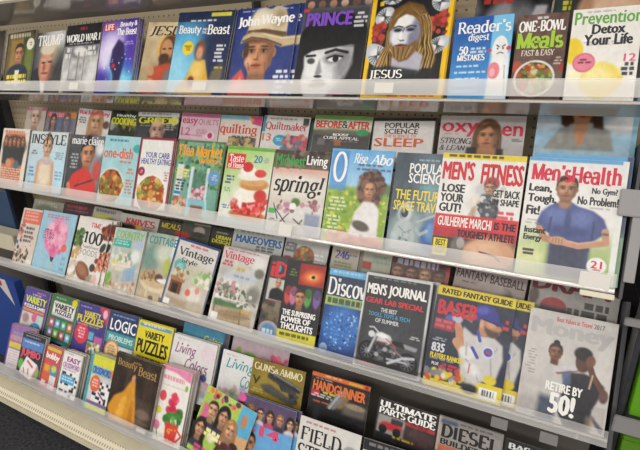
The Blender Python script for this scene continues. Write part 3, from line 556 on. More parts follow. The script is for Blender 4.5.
def p(c):
    c.bg('6b5249'); c.nz(.03, 14, 6); c.re(0, .9, 1, 1, '584038', 1, .1); c.el(.08, .6, .1, .07, 'b8523e', 0, .4); c.el(.98, .62, .08, .05, '9a3a2c', 0, .4)
    c.bowl(.45, .74, .41, 'dedbd4', ['6a7a34', 'c85a38', 'e0c08a', '86b04a', 'b03a2a', 'd8d0b0', '4a6a2a', 'e28a48'], 3); c.gk(.8, .5, .97, .6, 3, 'd8c8b8', .8); c.gk(.36, .03, .62, .065, 1, 'e8e0d8', .9, .8)
magazine('a11', 'brown digest with a white bowl of mixed vegetables and green title', p, [('ONE-BOWL', .03, .07, .97, .2, W_, 'bs'), ('Meals', .02, .2, .95, .4, 'a6cc3e', 'bs'), ('FAST & EASY', .14, .41, .8, .48, 'e8dcd0', 's')], '4a3830', t=.004)
def p(c):
    c.bg('eeebe4'); c.el(.05, .45, .16, .14, 'f0d23a', 0, .15); c.el(.5, .77, .3, .19, 'f2dc6c', -6, .2); c.el(.44, .74, .2, .12, 'f8eaa0', -6, .6); c.el(.78, .77, .05, .04, 'ecd050', 0, .4); c.el(.12, .72, .1, .08, 'f6f0c8', 0, .4)
    c.el(.24, .58, .165, .105, 'e0708c', 0, .08); c.el(.24, .58, .14, .085, 'e78aa0', 0, .2); c.gk(.14, .54, .35, .6, 2, '7a2a40', .9, .6); c.gk(.2, .36, .9, .41, 2, '8a8a88', .7, .4); c.gk(.2, .03, .7, .055, 1, '9a9a98', .7)
    c.gk(.78, .59, .98, .74, 3, '3a3a3c', .95, .75); c.re(.94, .74, 1, 1, 'fafaf8'); c.gk(.945, .75, .985, .98, 9, '8a8a8a')
magazine('a12', 'white digest with green title, yellow lemons and pink badge', p, [('Prevention', .03, .03, 1.0, .17, '6aa84a', 'b'), ('Detox', .3, .17, .78, .28, '3a3a3c', 'k'), ('Your Life', .2, .28, .9, .4, '3a3a3c', 'k'), ('12', .8, .5, .97, .58, 'e0608c', 'b')], 'e8e6e0', t=.004)
# ============================================================ top shelf, behind
def p(c):
    c.bg('26262a'); c.nz(.09, 9, 3); c.el(.3, .3, .2, .3, '8a8a8c', 20, .5); c.el(.7, .35, .2, .3, '6a6a6e', -10, .5); c.el(.5, .6, .4, .2, '18181a', 0, .7); c.gk(.06, .02, .62, .075, 1, 'b83a30', .95, .9); c.pg([(.8, .1), (.95, .1), (.9, .5), (.7, .4)], 'c8c8ca', .8, 4)
magazine('b1', 'black and white magazine with red scrawled lettering behind the blue digest', p, [], '222')
def p(c):
    c.bg('2e3c3a'); c.gk(.1, .04, .9, .14, 2, 'd8d040', .9, .8); c.re(0, .2, 1, .3, '4a6a64'); c.el(.5, .4, .3, .1, '5a5a3a', 0, .6)
magazine('b2', 'dark teal magazine with yellow type behind the brown digest', p, [], '26302e')
def p(c):
    c.bg('3a3430'); c.el(.5, .16, .42, .28, 'c9a084', 0, .2); c.el(.5, .14, .3, .2, 'd8b498', 0, .6); c.el(.5, .23, .13, .016, 'a0584c', 0, .4); c.el(.2, .15, .08, .2, 'b08868', 0, .8)
magazine('b3', 'magazine with a close-up tan face behind the lemon digest', p, [], '3a3430')
# ============================================================ second shelf, front
def p(c):
    c.bg('e6dccf'); c.re(.1, .07, .86, 1, 'c87a4e', 1, .05); c.el(.5, .3, .42, .18, '2a2422', 0, .4); c.pg([(.08, .32), (.9, .32), (.86, .62), (.1, .62)], '26282a', 1, 3)
    for i, x in enumerate((.16, .32, .48, .64, .8)): c.face(x, .2+.015*(i % 2), .06, SK2, '5a3420', 'long')
    c.pg([(.2, .95), (.36, .52), (.5, .5), (.7, .58), (.85, .95)], 'c46a44', 1, 3); c.el(.66, .62, .1, .08, '4a6a78', 0, .5); c.el(.36, .6, .12, .07, 'd8946a', 40, .5); c.gk(.04, .03, .95, .08, 1, 'd86a5a', .9, .8); c.gk(.06, .68, .9, .96, 7, 'f0e0d0', .8, .5)
magazine('c1', 'orange toned group portrait magazine at second shelf left end', p, [], 'eae6de', copies=3)
def p(c):
    c.gr('d2d8da', 'a9cfe2'); c.el(.75, .7, .5, .4, 'bfe0ee', 0, .9); c.face(.5, .25, .12, 'd6ac8c', '8a6a48', 'bun'); c.pg([(.42, .42), (.3, .5), (.27, .98), (.76, .98), (.7, .5), (.58, .42)], 'd3b79a', 1, 3); c.el(.5, .7, .16, .26, 'e8d8bc', 0, .6); c.ln([(.3, .52), (.27, .98)], .07, 'd6a680'); c.ln([(.69, .52), (.73, .98)], .07, 'd6a680'); c.el(.5, .5, .18, .05, 'c9b4b8', 0, .6)
    c.gk(.06, .32, .24, .4, 2, '4a5a64', .8, .6); c.gk(.72, .33, .95, .46, 4, '5a666e', .7, .5); c.gk(.06, .6, .24, .78, 3, '4a78a8', .8, .5); c.gk(.76, .64, .96, .8, 3, '4a78a8', .6, .5); c.gk(.05, .85, .3, .95, 2, '6a8aa8', .8, .5)
magazine('c2', 'pale blue magazine of a person in cream dress', p, [('INSTYLE', .03, .04, .97, .21, '2a2a2c', 's')], 'c4c6c6', copies=2)
def p(c):
    c.gr('4e5054', '3a3a3e'); c.el(.8, .5, .25, .5, '8a8c90', 0, .9); c.face(.56, .3, .19, SK2, '1a1412', 'bun', tn=.5); c.pg([(.5, .5), (.2, .62), (.06, .8), (.02, 1), (.95, 1), (.9, .75), (.7, .58)], 'd63a32', 1, 3); c.ln([(.3, .82), (.92, .66)], .035, '3a3a40'); c.el(.88, .55, .12, .16, 'c85048', 0, .6); c.ln([(.1, .8), (.2, 1)], .09, SK2); c.gk(.05, .3, .34, .56, 5, 'c9c9cb', .8, .55); c.el(.9, .2, .12, .1, 'e0e0e0', 0, .8)
magazine('c3', 'dark grey magazine of a dark-haired person in a bright red top', p, [('marie claire', .04, .02, .98, .15, 'efeeee', 's')], '2a2a2c', copies=1)
def p(c):
    c.bg('a5d2d8'); c.nz(.015, 8, 2); c.gk(.1, .05, .8, .09, 1, '3a7a96', .9, .8); c.el(.95, .17, .12, .06, '3fb0a8', 0, .3); c.gk(.5, .36, .95, .41, 1, 'e0704a', .9); c.gk(.72, .46, .96, .56, 2, 'e07848'); c.gk(.72, .62, .97, .84, 5, 'd8604a', .8)
    c.bowl(.34, .74, .38, 'dcdad2', ['8a6a28', 'd88438', 'b8502c', '6a7a34', 'e8b060', 'c86a34', '9aa04a', '7a3a20'], 8, 200)
magazine('c4', 'aqua food magazine with orange title and a white dish of stew', p, [('one-dish', .02, .17, .85, .33, 'e2603a', 'b')], 'e0e0dc')
def p(c):
    c.bg('8c3040'); c.re(.06, .03, .96, .98, 'e9e7e2'); c.el(.15, .48, .1, None, 'a03848'); c.gk(.09, .46, .21, .51, 2, 'f0e0e0'); c.gk(.8, .46, .94, .6, 4, '9a5a64', .7)
    c.bowl(.5, .78, .44, 'f2f0ec', ['d8a048', 'c85030', '7a9a3a', 'e8c880', '9a4a28', '5a7a30', 'e0b058', 'b8402c'], 12, 220)
C5T = [('YOUR CARB', .2, .2, .9, .28, '34489c', 'b'), ('HEALTHY EATING', .1, .29, .95, .37, '34489c', 'b')]
magazine('c5', 'white food magazine framed in maroon showing a plate of pasta', p, C5T, '8c3040', copies=0)
magazine('c5b', 'second maroon framed food magazine, right edge showing behind the first', p, C5T, '8c3040', copies=1)
def p(c):
    c.bg('4f7f48'); c.re(.03, .02, .97, .98, '78a89a'); c.sp(220, .03, .02, .97, .6, ['4a7a48', '7aa04e', '2f5a34', '9ab86a', '5a8a6a'], .015, .05, 4)
    c.re(.06, .32, .2, .98, 'd8e0e0'); c.re(.36, .34, .43, .9, 'cfe2e6'); c.re(.7, .34, .76, .85, 'cfdcdc'); c.re(.43, .4, .7, .72, '4e7a6a', .8, .05); c.sp(40, .44, .6, .7, .76, ['d8a0b0', 'c84a58', 'e8c8d0'], .015, .04, 6); c.el(.86, .46, .12, .1, '6a9ac8', 0, .3); c.gk(.8, .42, .94, .5, 3, 'e0ecf4')
    c.re(.36, .76, .78, .98, '8ac0cc', 1, .03); c.re(.46, .84, .72, 1, '8a5a40', 1, .02); c.ln([(.38, .78), (.4, 1)], .04, 'a8d8e0'); c.ln([(.76, .76), (.82, 1)], .04, 'a8d8e0')
    c.gk(.05, .38, .34, .5, 3, 'e8d880', 1, .7); c.gk(.07, .52, .3, .68, 4, '2c3a34', .9, .6); c.re(.06, .68, .2, .72, '2a78c0'); c.sp(50, .05, .75, .34, .98, ['c86a50', 'e0b0a0', 'b89a6a', '7a6a4a'], .015, .05, 7); c.gk(.08, .86, .3, .97, 3, 'f0dca0', .9, .6)
magazine('c6', 'green garden magazine with big orange title and pale blue bench', p, [('Flea Market', .04, .05, .97, .21, 'eca02c', 'bs'), ('outdoors', .5, .21, .97, .28, 'eca02c', 'bs')], '5a6a4a', copies=1)
def p(c):
    c.gr('9ac84e', 'e6e8dc', 0, 0, .3, .75); c.re(0, 0, 1, .04, '6aa84a'); c.re(.02, .92, 1, 1, '6ab0b0'); c.gk(.1, .93, .9, .98, 1, 'd8ecec', .8)
    c.re(.03, .09, .42, .29, 'd8323a'); c.gk(.78, .12, .96, .19, 3, '8a9aa0', .8); c.gk(.03, .38, .24, .5, 3, '3a4a8a', .9); c.gk(.04, .54, .2, .6, 2, '4a9a58'); c.gk(.04, .76, .22, .82, 2, '3a5ab0')
    c.el(.62, .86, .38, .08, 'c07a38', 0, .2); c.el(.6, .74, .36, .12, 'c4302c', 0, .2); c.sp(60, .26, .66, .98, .84, ['d83a34', 'a82420', 'e8605a', 'f0a098'], .02, .06, 3); c.el(.58, .6, .3, .1, 'f4efe2', -5, .2); c.pg([(.4, .6), (.5, .62), (.48, .8), (.38, .74)], 'f6f2e8', 1, 3); c.el(.68, .47, .3, .07, 'c98a48', -4, .25); c.el(.66, .44, .27, .05, 'd8a468', -4, .4); c.el(.6, .36, .28, .06, 'f2ece0', -4, .3); c.el(.52, .3, .17, .07, 'f4f0e8', 0, .3); c.el(.5, .25, .11, .065, 'cc2e2c', 0, .2); c.el(.78, .32, .12, .05, 'd84038', 0, .3); c.el(.84, .6, .13, .08, 'd03a34', 0, .3)
magazine('c7', 'lime green food magazine with strawberry shortcake and red title box', p, [('Taste', .06, .1, .39, .2, W_, 's'), ('of Home', .06, .2, .4, .28, W_, 's'), ('20', .6, .09, .78, .19, '2a7ab8', 'b')], 'dcd8d0', copies=1)
def p(c):
    c.gr('d8c4ae', 'd2cec8', 0, .2, 0, 1); c.re(0, 0, 1, .22, '4a3a30'); c.sp(60, 0, .0, 1, .22, ['2e2420', '6a5444', '8a7460', '3a4a2e'], .02, .07, 5); c.re(0, .2, 1, .32, 'dc9a90', .55, .1); c.re(0, .3, 1, .58, 'e2dcd2', 1, .1)
    c.pg([(.1, .66), (.95, .58), (1, .8), (.14, .86)], 'dcd8d4', 1, 2); c.sp(30, .2, .6, .95, .74, ['c08a9a', 'a05a68', 'e8e4e0', '8a5a58', 'd0a8a8'], .02, .05, 6); c.el(.5, .62, .08, .05, '5a7a3a', 0, .5); c.el(.46, .67, .06, .04, 'f0f0ec')
    for P in (((.14, .72), (.5, .98)), ((.4, .76), (.16, .96)), ((.5, .82), (.85, .98)), ((.66, .82), (.5, .98)), ((.1, .66), (.2, .84))): c.ln(P, .018, '3a3a44')
    c.re(.7, .74, .96, .98, '8a94ac', .9, .04); c.re(.02, .72, .14, .78, '4ab058'); c.gk(.02, .84, .2, .9, 2, '7a7a78'); c.el(.3, .95, .1, .03, 'b07a50', 0, .4)
magazine('c8', 'cream magazine with italic black spring headline and outdoor table', p, [('Midwest', .03, .05, .58, .2, '3aa048', 'b'), ('Living', .6, .05, .97, .2, W_, 'b'), ('spring!', .05, .3, .97, .56, '1c1c1e', 'si')], 'dcdad6')
def p(c):
    c.gr('69aee2', 'a8d0ea', 0, 0, 0, .42); c.re(0, .4, 1, 1, '8aa83a', 1, .04); c.sp(160, 0, .42, 1, 1, ['a8c048', '6a8e30', 'd8d850', '7a9a3c', 'c4cc50'], .015, .04, 3); c.re(.02, .02, .3, .45, '4a8ed0', .75, .02); c.el(.85, .4, .3, .06, '5a7a4a', 0, .6)
    c.el(.7, .4, .2, .19, '5e3a2e', 0, .35); c.sp(60, .5, .24, .92, .56, ['4a2c22', '7a5040', '8a5c48', '3a221c'], .03, .06, 5, (.7, .4, .21, .19)); c.face(.69, .42, .085, SK2, None, 'none')
    c.pg([(.62, .54), (.5, .66), (.42, .96), (.9, .98), (.88, .62), (.78, .54)], 'e8e4e4', 1, 3); c.el(.62, .8, .14, .05, '5a5048', 15, .4); c.pg([(.1, .98), (.3, .86), (.6, .93), (.95, .9), (1, 1), (.1, 1)], 'd06a44', 1, 4); c.sp(40, .1, .9, .98, 1, ['e88a58', 'b84a38', 'e8b0a0'], .02, .05, 8)
    c.gk(.42, .15, .98, .24, 2, '4a5a7a', .8, .5); c.gk(.04, .52, .36, .68, 4, 'f0f4d8', .8, .5); c.gk(.04, .72, .3, .92, 5, 'f0f4d8', .8, .5)
magazine('c9', 'magazine of a curly haired person in white blouse in a green meadow', p, [('O', .05, .03, .28, .36, W_, 's'), ('Rise', .38, .04, .6, .15, W_, 'si'), ('Above', .64, .04, 1.05, .15, W_, 'si')][:2]+[('Abo', .64, .04, .99, .15, W_, 'si')], '4a6a8a')
def p(c):
    c.gr('5a6c78', '8a9ca6', 0, 0, .5, 1); c.nz(.05, 8, 3); c.el(.15, .3, .3, .4, '46545e', 0, .9); c.gk(.4, .06, .9, .09, 1, 'd0dce0', .6)
    c.el(.35, .75, .3, .2, '8ea0a2', 20, .4); c.el(.3, .6, .14, .11, 'b4c0c0', 0, .35); c.el(.28, .6, .08, .07, '4a565c', 0, .3); c.pg([(.1, .8), (.5, .66), (.8, .72), (.7, .98), (.06, .98)], '9aa8a8', .8, 4); c.el(.88, .8, .26, .17, '3c64a0', 0, .35); c.el(.82, .76, .12, .09, '6a94c4', 0, .7); c.ln([(.42, .76), (.44, .86)], .03, 'c84048'); c.ln([(.55, .68), (.85, .6)], .04, 'b0bcbc')
    c.el(.31, .595, .1, .075, 'c9d2d2', 0, .3); c.el(.29, .6, .07, .05, '30383e', 0, .3); c.el(.27, .585, .03, .02, '8a9aa4', 0, .6); c.pg([(.16, .7), (.3, .66), (.46, .7), (.54, .82), (.5, .97), (.08, .97), (.08, .8)], 'b6c0c0', .9, 2); c.ln([(.2, .74), (.34, .8), (.46, .76)], .015, '7a888c'); c.ln([(.24, .84), (.4, .88)], .015, '7a888c'); c.ln([(.46, .72), (.62, .8), (.74, .76)], .06, 'a9b4b4'); c.sp(10, .2, .8, .44, .94, ['8a989c', 'd8dede', '6a787c'], .015, .03, 5); c.gk(.5, .33, .95, .36, 1, '4ab0a8', .9, .7)
magazine('c10', 'slate blue magazine with an astronaut and yellow headline', p, [('POPULAR', .28, .1, 1.0, .2, W_, 'b'), ('SCIENCE', .28, .2, 1.0, .3, W_, 'b'), ('THE FUTURE', .06, .37, .98, .47, 'f0d838', 'b'), ('SPACE TRAVEL', .05, .48, .99, .58, 'f0d838', 'b')], '46545e')
def p(c):
    c.bg('ebe8e4'); c.re(0, 0, 1, .05, 'e8cf3a'); c.gk(.04, .01, .9, .045, 1, '5a4a20', .9, .7); c.el(.55, .34, .1, .08, 'c8c8c8', -20, .4); c.el(.64, .26, .09, .06, '6a6058', 0, .3); c.face(.62, .3, .06, 'c49a7c', '4a3a30', 'short'); c.pg([(.54, .36), (.7, .36), (.76, .5), (.74, .58), (.46, .58), (.5, .45)], '4a4e56', 1, 2); c.ln([(.56, .4), (.46, .5), (.52, .56)], .07, 'd8d4ce'); c.ln([(.7, .38), (.78, .3)], .06, 'd0ccc6'); c.sp(24, .5, .38, .74, .57, ['6a7078', '2e3238', '8a8f96', 'c8b8a8'], .015, .035, 4); c.el(.44, .43, .05, .08, 'e0dad2', 30, .5); c.pg([(.44, .5), (.5, .46), (.48, .57), (.4, .57)], 'b89a80', .9, 2)
    c.re(0, .57, 1, .78, 'd2303c'); c.re(0, .7, 1, .78, 'b42834', .9, .02)
    c.re(0, .78, 1, 1, '3a3230'); c.el(.7, .9, .34, .16, 'cf9c78', -5, .3); c.el(.65, .88, .2, .1, 'e0b494', -5, .6); c.ln([(.6, .88), (.78, .9), (.84, .94)], .02, '5a3a2c'); c.re(.02, .8, .2, .96, 'e6d43a'); c.el(.32, .88, .08, .12, '6a6460', 0, .4); c.el(.36, .82, .05, .05, 'a8a29c', 0, .4)
    c.gk(.7, .5, .98, .58, 2, 'd8404a', .9, .7)
magazine('c11', 'white magazine with bold red title and red band over a bare back', p, [("MEN'S", .02, .07, .42, .25, 'd0323c', 'bk'), ('FITNESS', .5, .08, .99, .27, 'd0323c', 'bk'), ('LOSE', .04, .285, .33, .365, '2e2e30', 'bk'), ('YOUR', .03, .375, .33, .455, '2e2e30', 'bk'), ('GUT!', .03, .465, .31, .55, '2e2e30', 'bk'), ('GET BACK', .66, .31, .98, .38, '2e2e30', 'bk'), ('IN SHAPE', .67, .39, .98, .45, '2e2e30', 'bk'), ('GUILHERME MARCHI', .04, .59, .7, .68, W_, 'b'), ('IS THE', .73, .6, .98, .67, K_, 'bk'), ('TOUGHEST ATHLETE', .3, .7, .98, .77, K_, 'bk'), ('BEST', .05, .81, .18, .87, K_, 'b'), ('BODY', .05, .88, .18, .94, K_, 'b')], 'd8d4d0')
def p(c):
    c.bg('eeebe8'); c.re(0, .62, 1, 1, 'b9c890', 1, .2); c.re(0, .8, 1, 1, '9ab86a', 1, .2); c.el(.1, .85, .2, .12, 'dce0a8', 0, .8); c.re(0, 0, 1, .03, '6aaede'); c.re(.94, 0, 1, 1, 'e8eae6')
    c.pg([(.36, .37), (.28, .4), (.2, .46), (.16, .56), (.2, .63), (.3, .62), (.33, .7), (.34, .98), (.72, .98), (.73, .68), (.8, .63), (.89, .57), (.83, .47), (.72, .415), (.57, .39), (.5, .36)], '4b5890', 1, 2)
    c.face(.43, .255, .105, 'c08e6e', '3e2c22', 'short', beard='7a5644', ba=.5); c.pg([(.35, .37), (.5, .37), (.46, .41), (.4, .415)], 'b07e60', 1, 1)
    c.el(.36, .48, .13, .07, '6674ae', 0, .9); c.el(.6, .49, .12, .07, '6674ae', 0, .9); c.el(.48, .52, .03, .1, '3a4576', 0, .9, .8); c.ln([(.31, .5), (.3, .62)], .025, '36416e', .8); c.ln([(.74, .5), (.74, .64)], .025, '36416e', .8); c.el(.5, .6, .16, .04, '3c4778', 0, .9, .7); c.re(.33, .7, .72, .98, '3f4356', .9, .08)
    c.ln([(.2, .6), (.27, .68), (.4, .69)], .075, 'bc8868'); c.ln([(.86, .57), (.88, .66), (.62, .71), (.42, .69)], .07, 'c8967a'); c.ln([(.84, .645), (.62, .69), (.46, .675)], .02, 'e0b498', .7); c.el(.41, .685, .09, .035, 'cf9f80', 0, .3)
    for i in range(4): c.ln([(.36+.03*i, .67), (.35+.035*i, .705)], .008, '8a5c44', .8)
    c.gk(.05, .65, .28, .75, 3, '8a8a88', .0); c.gk(.66, .385, .93, .41, 1, '9a9a98', .6, .5); c.gk(.04, .53, .22, .58, 2, '8a8a88', .6, .4); c.gk(.05, .78, .2, .84, 2, '3a3a3c', .9, .7); c.gk(.76, .58, .92, .62, 1, '5a5a5a', .7)
    c.el(.82, .85, .095, None, 'f0eeec'); c.gk(.77, .875, .87, .895, 1, 'c05a60', .8, .6)
    c.re(.78, .905, .985, .99, 'e4e2de', .4)
MHT = [("Men's", .04, .05, .46, .2, 'd8344e', 'bs'), ('Health', .46, .055, .95, .205, 'd8344e', 'bs'), ('Lean,', .03, .225, .28, .3, '2e2e30', 'k'), ('Tough,', .03, .31, .34, .4, '2e2e30', 'k'), ('Fit!', .03, .41, .18, .49, '2e2e30', 'k'), ('No Gym?', .68, .225, .93, .29, '3a3a3c', 'k'), ('No Problem!', .55, .3, .95, .37, '3a3a3c', 'k'), ('Instant', .04, .59, .27, .645, '2e2e30', 'k'), ('Energy', .04, .655, .24, .72, '2e2e30', 'k'), ('21', .765, .81, .875, .87, 'd83a48', 'b')]
magazine('c12', 'white magazine of a muscular man in blue tee shirt, red title', p, MHT, 'c9d2da')
def p2(c): c.bg('8ab4d4'); c.re(0, 0, 1, .05, '6fb2e2'); c.re(.94, 0, 1, .62, '4c5a7c'); c.re(0, .6, 1, 1, '9ab87a', 1, .1)
magazine('c12b', 'blue edged magazine right behind the muscular man in blue tee', p2, [], '4c5a7c')
# ============================================================ second shelf, back row
def p(c):
    c.bg('b8aca0'); c.re(0, 0, 1, .09, 'c84a6a', .9); c.face(.5, .26, .26, 'd0b09a', 'a89a8a', 'short'); c.gk(.05, .02, .95, .08, 1, 'e0b0bc', .8, .7)
magazine('d1', 'pale magazine with large face and pink heading, leftmost back row of second shelf', p, [], 'aaa')
def p(c):
    c.bg('7a7480'); c.re(.0, .03, .82, .2, 'c43a50'); c.re(.82, .0, 1, .2, 'c8803a'); c.gk(.04, .05, .8, .19, 3, 'f0d4d8', .9, .5); c.face(.25, .3, .09, SK2, '3a2a24', 'long'); c.face(.7, .29, .1, SK, '6a4a30', 'long'); c.re(.3, .22, .9, .6, '4a6288', .6, .1)
magazine('d2', 'magazine with a crimson heading block behind the pale blue cover', p, [], 'a04050')
def p(c):
    c.bg('dcd8d6'); c.face(.58, .25, .17, SK, 'b08a60', 'long'); c.bust(.58, .25, .17, '8a4a50'); c.gk(.03, .18, .3, .32, 3, '4a4a4c', .8, .6); c.el(.9, .3, .1, .08, '6a4a3a', 0, .5)
magazine('d3', 'white magazine of a fair-haired woman under hot pink title', p, [('Rachael Ray', .03, .03, .97, .14, 'd2406c', 'bs')], 'c9c4c2')
def p(c):
    c.bg('2e3428'); c.nz(.05, 8, 2); c.sp(40, 0, .2, 1, .4, ['7a4a3a', '5a6a3a', '8a8a4a'], .03, .08, 4); c.el(.04, .35, .14, .1, '9aa0a0', 0, .5)
magazine('d4', 'dark olive cooking magazine with lime yellow title', p, [('Healthy', .2, .07, .95, .15, 'e8e6dc', 's'), ('COOKING', .02, .15, .98, .31, 'd0d030', 'bk')], '22261e')
def p(c):
    c.bg('38383a'); c.re(0, 0, 1, .09, 'cfcfca'); c.gk(.05, .02, .95, .07, 1, '6a6a66'); c.face(.52, .36, .17, 'c8a090', None, 'none'); c.gk(.05, .26, .35, .3, 1, 'c0c0be', .7); c.gk(.68, .24, .97, .36, 3, 'c8c8c6', .8); c.el(.9, .16, .1, .08, 'd8d8a0', 0, .3); c.re(.0, .3, .3, .6, '4a5058', .6, .1)
magazine('d5', 'charcoal magazine with bald man below yellow green title', p, [('GREEN', .03, .1, .95, .23, 'd0cc3a', 'bs')], '2a2a2c')
def p(c):
    c.bg('d8bcc6'); c.re(0, 0, 1, .07, 'c0688a'); c.re(0, .5, 1, 1, 'c890a4'); c.el(.8, .4, .11, .075, 'e8d8de', 0, .2); c.el(.8, .4, .06, None, 'c83a6a'); c.gk(.4, .3, .75, .4, 3, 'b8486e', .8, .4); c.re(.03, .4, .6, .43, 'c0688a', .6)
magazine('d6', 'pink quilting magazine with a rosette on its cover', p, [('easy', .03, .1, .44, .24, 'c23a6c', 'b'), ('QUILTS', .46, .1, .97, .22, 'b85a80', 'n'), ('12', .04, .27, .28, .41, 'b8486e', 'n')], 'c8a0b0')
def p(c):
    c.bg('dccfc4'); c.re(0, 0, .7, .07, '7ab4c8'); c.pg([(.7, 0), (1, 0), (1, .17), (.78, .14)], 'c84a78'); c.pg([(.68, 0), (.82, .06), (.76, .12)], 'd8a048'); c.re(.25, .38, .92, .7, '6a5a4a'); c.sp(40, .25, .4, .92, .6, ['c8a868', '8a7a58', 'd8c898', '4a4a54'], .03, .07, 3); c.gk(.3, .36, .9, .42, 1, '3a4a5a', .9)
magazine('d7', 'cream quilting magazine with red serif title and blue top strip', p, [('Love', .04, .08, .3, .14, 'c84a40', 'bs'), ('quilting', .01, .15, .92, .36, 'cc4638', 's')][1:], 'bbb')
def p(c):
    c.bg('dcd8d4'); c.re(0, .0, .06, .3, '3a8aa8'); c.gk(.1, .04, .85, .08, 1, '7a7a78', .8); c.re(.86, .02, .98, .15, '4a504a'); c.el(.42, .44, .15, .1, '3a9ac0', 0, .1); c.gk(.32, .4, .52, .47, 2, 'd8ecf4'); c.re(.52, .34, .97, .7, '7a5a64'); c.sp(50, .52, .36, .97, .7, ['b84a58', '6a4a70', 'd8a890', '5a7a88', 'c8606a'], .03, .08, 4)
magazine('d8', 'white quilting magazine with blue dot and patchwork sample', p, [('Quiltmaker', .06, .11, .96, .27, 'b8404a', 's'), ('13', .02, .32, .22, .46, 'd8704a', 'b')], 'c8c4c0')
def p(c): c.bg('34464c'); c.re(0, 0, 1, .06, '222')
magazine('d8b', 'dark teal magazine showing one narrow edge beside the blue dot cover', p, [], '333')
def p(c):
    c.bg('d8d8c8'); c.re(0, 0, 1, .08, '6a9a4a'); c.re(0, .3, 1, 1, '4a4644'); c.pg([(.0, .32), (.3, .27), (.75, .28), (1, .34), (1, .4), (0, .4)], '6a645e', 1, 2); c.re(0, .25, 1, .32, '8a9a6a', .5, .05); c.el(.86, .32, .1, .065, '3a9a60', 0, .1); c.re(.4, .48, .52, .6, 'b06a3c', .9, .03); c.re(.1, .46, .24, .6, '7a7a80', .7); c.gk(.3, .5, .9, .52, 1, 'c0c0bc', .7)
magazine('d9', 'house makeover magazine with orange red title over a dark roof', p, [('BEFORE', .03, .1, .5, .25, 'd04c38', 'bk'), ('&', .5, .1, .6, .24, '222', 's'), ('AFTER', .6, .1, .97, .25, 'd04c38', 'bk'), ('BOOST', .36, .35, .64, .4, W_, 'bs'), ('CURB APPEAL', .2, .41, .82, .47, W_, 's')], '4a6a3a')
def p(c):
    c.bg('2e2a2a'); c.re(.02, .055, .98, .98, 'e0dcd8'); c.gk(.6, .3, .7, .33, 1, 'd88a78', .6); c.gk(.76, .2, .88, .22, 1, 'd8a098', .5)
magazine('d10', 'white magazine headed in black with large orange sleep headline', p, [('POPULAR', .2, .085, .76, .19, '2a2a2c', 'b'), ('SCIENCE', .2, .2, .74, .3, '2a2a2c', 'b'), ('THE SCIENCE OF', .2, .31, .72, .37, 'd8704a', 'b'), ('SLEEP', .05, .38, .84, .55, 'd0603a', 'b')], '2e2a2a')
def p(c):
    c.gr('cfc8c6', 'b4aeb0'); c.face(.58, .3, .12, SK2, '6e4e38', 'long'); c.bust(.58, .3, .12, '26262a', 1, 2); c.pg([(.4, .52), (.5, .46), (.66, .46), (.78, .52), (.8, .6), (.36, .6)], 'b8825e', .9, 3); c.gk(.03, .27, .28, .29, 1, 'd8803a', .9); c.re(.35, .47, .48, .58, '1e1e22', .9, .03); c.re(.7, .48, .78, .6, '1e1e22', .9, .03); c.gk(.86, .33, .98, .38, 2, '4a4a4c')
magazine('d11', 'grey magazine of a long-haired woman in black tank top, red rounded title', p, [('oxy', .02, .1, .47, .31, 'd23a4e', 'b'), ('en', .74, .14, .98, .29, 'd23a4e', 'b'), ('STRONG', .02, .33, .4, .42, '3a3a3c', 'si'), ('& LEAN', .02, .44, .34, .52, '3a3a3c', 'si')], 'a8a4a4')
def p(c):
    c.gr('5f9ec8', 'b8d4e4', 0, 0, 0, .7); c.el(.85, .3, .2, .12, 'dfe2e2', 0, .8); c.el(.1, .3, .18, .1, 'cfdce4', 0, .8); c.face(.46, .135, .115, SK2, '4a3428', 'long'); c.pg([(.25, .36), (.4, .28), (.58, .28), (.75, .38), (.8, .6), (.1, .6), (.16, .48)], '9a9a94', 1, 3); c.nz(.02, 20, 3); c.pg([(.38, .24), (.54, .24), (.5, .5), (.44, .56), (.4, .44)], 'c08a68', 1, 2); c.pg([(.56, .1), (.66, .2), (.68, .36), (.58, .34)], '4a3428', 1, 2); c.pg([(.24, .2), (.34, .1), (.34, .34), (.26, .32)], '4a3428', 1, 2)
    c.re(.95, 0, 1, 1, '86b6cc')
magazine('d12', 'sky blue magazine of a person in an open grey jacket behind muscular man cover', p, [], '6a94b0')
# ============================================================ third shelf, front
def p(c):
    c.bg('dccfc0'); c.re(.08, .03, 1, .26, 'e4705e'); c.gk(.12, .05, .95, .23, 3, 'f4c8b8', .8, .5); c.gk(.3, .32, .8, .62, 4, '3a3a40', .8, .6); c.sp(34, .0, .2, .26, .8, ['a83a4a', '5a3a7a', 'd8a090', '3a5a8a', 'c87a50'], .03, .07, 4); c.sp(30, .0, .72, .7, 1, ['6a4a3a', 'c89a80', '8a6a4a', '3a3a34'], .03, .08, 5); c.re(.7, .88, .95, .96, 'ededea'); c.sp(6, .5, .5, .9, .7, ['c83a48'], .02, .03, 6)
magazine('e1', 'cream and salmon magazine, leftmost on the third shelf', p, [], '8a5a5a', copies=1)
def p(c):
    c.bg('9fcade'); c.el(.52, .4, .33, .29, 'ec8fb4', 12, .15); c.pg([(.24, .48), (.78, .5), (.6, .74), (.5, .76)], 'ec86ae', 1, 3); c.sp(60, .26, .18, .8, .62, ['f2a8c4', 'e070a0', 'f6bcd2', 'e884ac'], .04, .1, 3, (.52, .4, .31, .27)); c.pg([(.68, .52), (.5, .76), (.4, .62)], 'd85a94', .7, 6); c.pg([(.48, .74), (.6, .74), (.57, .82), (.53, .82)], '3a3a40'); c.ln([(.55, .82), (.55, .98)], .03, 'd8c4a4'); c.el(.82, .56, .075, None, 'ec6a58', 0, .1); c.gk(.1, .05, .9, .12, 2, 'd86a8a', .9, .6); c.gk(.8, .7, .95, .95, 3, '7aa8c0', .8, .6)
    c.gk(.16, .3, .46, .34, 1, '5a3a50', .8)
